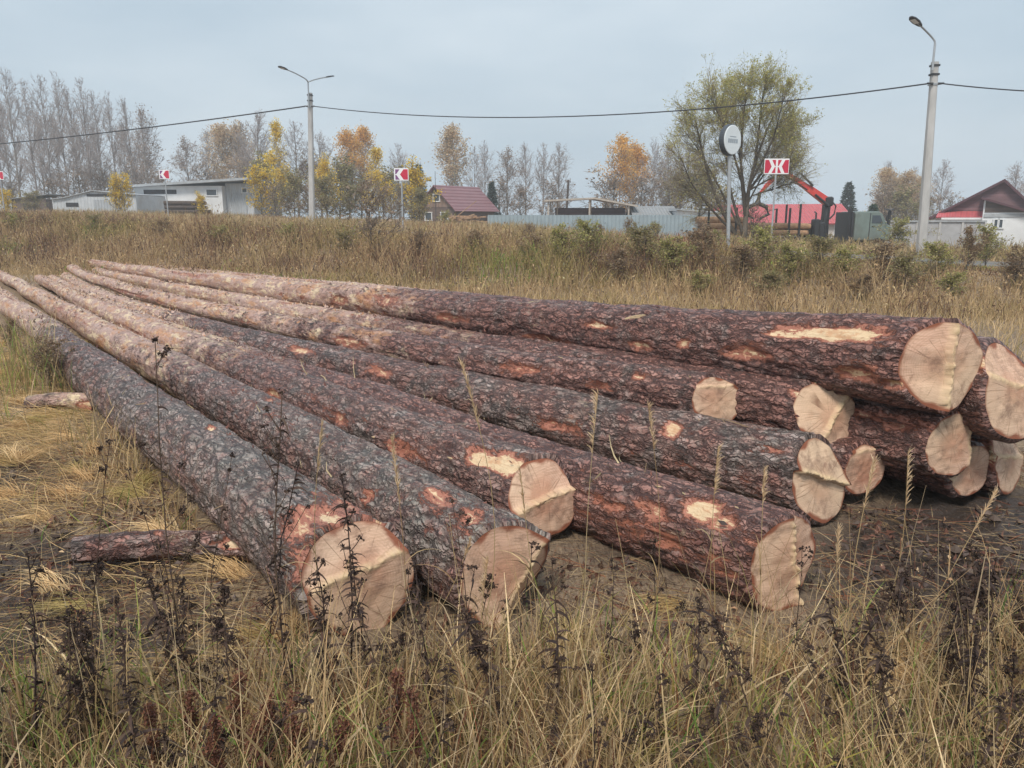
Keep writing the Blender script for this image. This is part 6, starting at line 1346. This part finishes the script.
# tall reed grass with pale plumes
def reed(base_pt, top_pt, seed, label, group=None, fluff=1.0):
    g = np.random.default_rng(seed); base_pt = np.array(base_pt, float); base_pt[2] = gz(base_pt[0], base_pt[1])-.01; v = np.array(top_pt)-base_pt
    r = empty('reed_grass', base_pt, 0, label, 'grass stalk', group); t = np.linspace(0, 1, 10)[:, None]; H = np.linalg.norm(v)
    bend = np.array([g.normal(0, .06), g.normal(0, .03), 0])*H; S = v*t+bend*np.sin(t*math.pi); c0 = STRAW[g.integers(0, 4)]
    MB().tube(S, np.linspace(.0018, .0009, 10), 5, col=c0*.85).build('stem', M_GRASS, r)
    at = lambda u: np.stack([np.interp(u, t[:, 0], S[:, q]) for q in range(3)], -1)
    ln_ = g.uniform(.14, .24); n = int(g.uniform(70, 130)); u = 1-g.uniform(0, 1, n)**1.1*ln_; P = at(u); dv = v/H; wdt = .014*fluff*np.sin(np.clip((1-u)/.24, .03, 1)*math.pi*.9+.2)
    side_ = np.array([g.normal(0, .35), g.normal(0, .2), 0]); D = dv*1.3+g.normal(0, .26*fluff, (n, 3))+side_*.5; MB().strips(P, D, D+g.normal(0, .3, (n, 3))+side_-A_((0, 0, .35)), g.uniform(.014, .036, n), 0.0030, 2, pick(np.array([(.62, .50, .35), (.54, .43, .30), (.70, .59, .44)]), n, g), .3, rng=g).build('plume', M_GRASS, r)
    n = 4; u = g.uniform(.1, .6, n); a = g.uniform(0, 6.28, n); D = np.stack([np.cos(a)*.6, np.sin(a)*.6, np.ones(n)], 1); MB().strips(at(u), D, D+np.stack([np.cos(a), np.sin(a), -1.6*np.ones(n)], 1), g.uniform(.12, .28, n), .005, 5, pick(STRAW, n, g), .1, rng=g).build('leaf', M_GRASS, r)
    return r
for i, (bx, by, tx, ty, lab) in enumerate([(862, 690, 908, 452, 'tall pale reed plume leaning right before the dark gap under the logs'), (848, 700, 874, 462, 'pale reed plume just left of the tallest leaning one'), (905, 660, 996, 492, 'reed plume leaning far right over the mud'), (712, 650, 718, 448, 'thin reed plume before the lip-cut log'), (640, 680, 648, 405, 'upright reed plume before the dark-barked log'), (588, 700, 598, 392, 'tall upright reed plume crossing the pile at the middle'), (464, 690, 462, 365, 'tallest reed plume left of the middle'), (402, 700, 392, 440, 'reed plume between the second and third cut ends'), (340, 690, 322, 425, 'reed plume before the lichened log'), (420, 640, 470, 540, 'short arching reed plume at the second cut end'), (760, 680, 764, 470, 'thin reed plume left of the lip-cut face'), (832, 660, 838, 530, 'short pale tuft plume below the lip-cut face'), (500, 730, 488, 560, 'short reed plume before the second cut end'), (548, 690, 520, 470, 'thin reed plume by the two-level cut end')]):
    reed(*bt(bx, by, tx, ty), 800+i, lab, None, 1.0 if i else 1.2)

# ------------------------------------------------------------------ the damp air between here and the far trees
hz = MB().box(0, 98, 11.0, 392, 292, 26).build('haze', None)
k = bpy.data.materials.new('damp_air'); k.use_nodes = True; nt = k.node_tree; nt.nodes.remove(nt.nodes['Principled BSDF'])
pv = nt.nodes.new('ShaderNodeVolumePrincipled'); pv.inputs['Color'].default_value = (.86, .92, .98, 1); pv.inputs['Density'].default_value = .0017; pv.inputs['Anisotropy'].default_value = .2
nt.links.new(pv.outputs[0], nt.nodes['Material Output'].inputs['Volume']); hz.data.materials.append(k); tag(hz, kind='stuff')
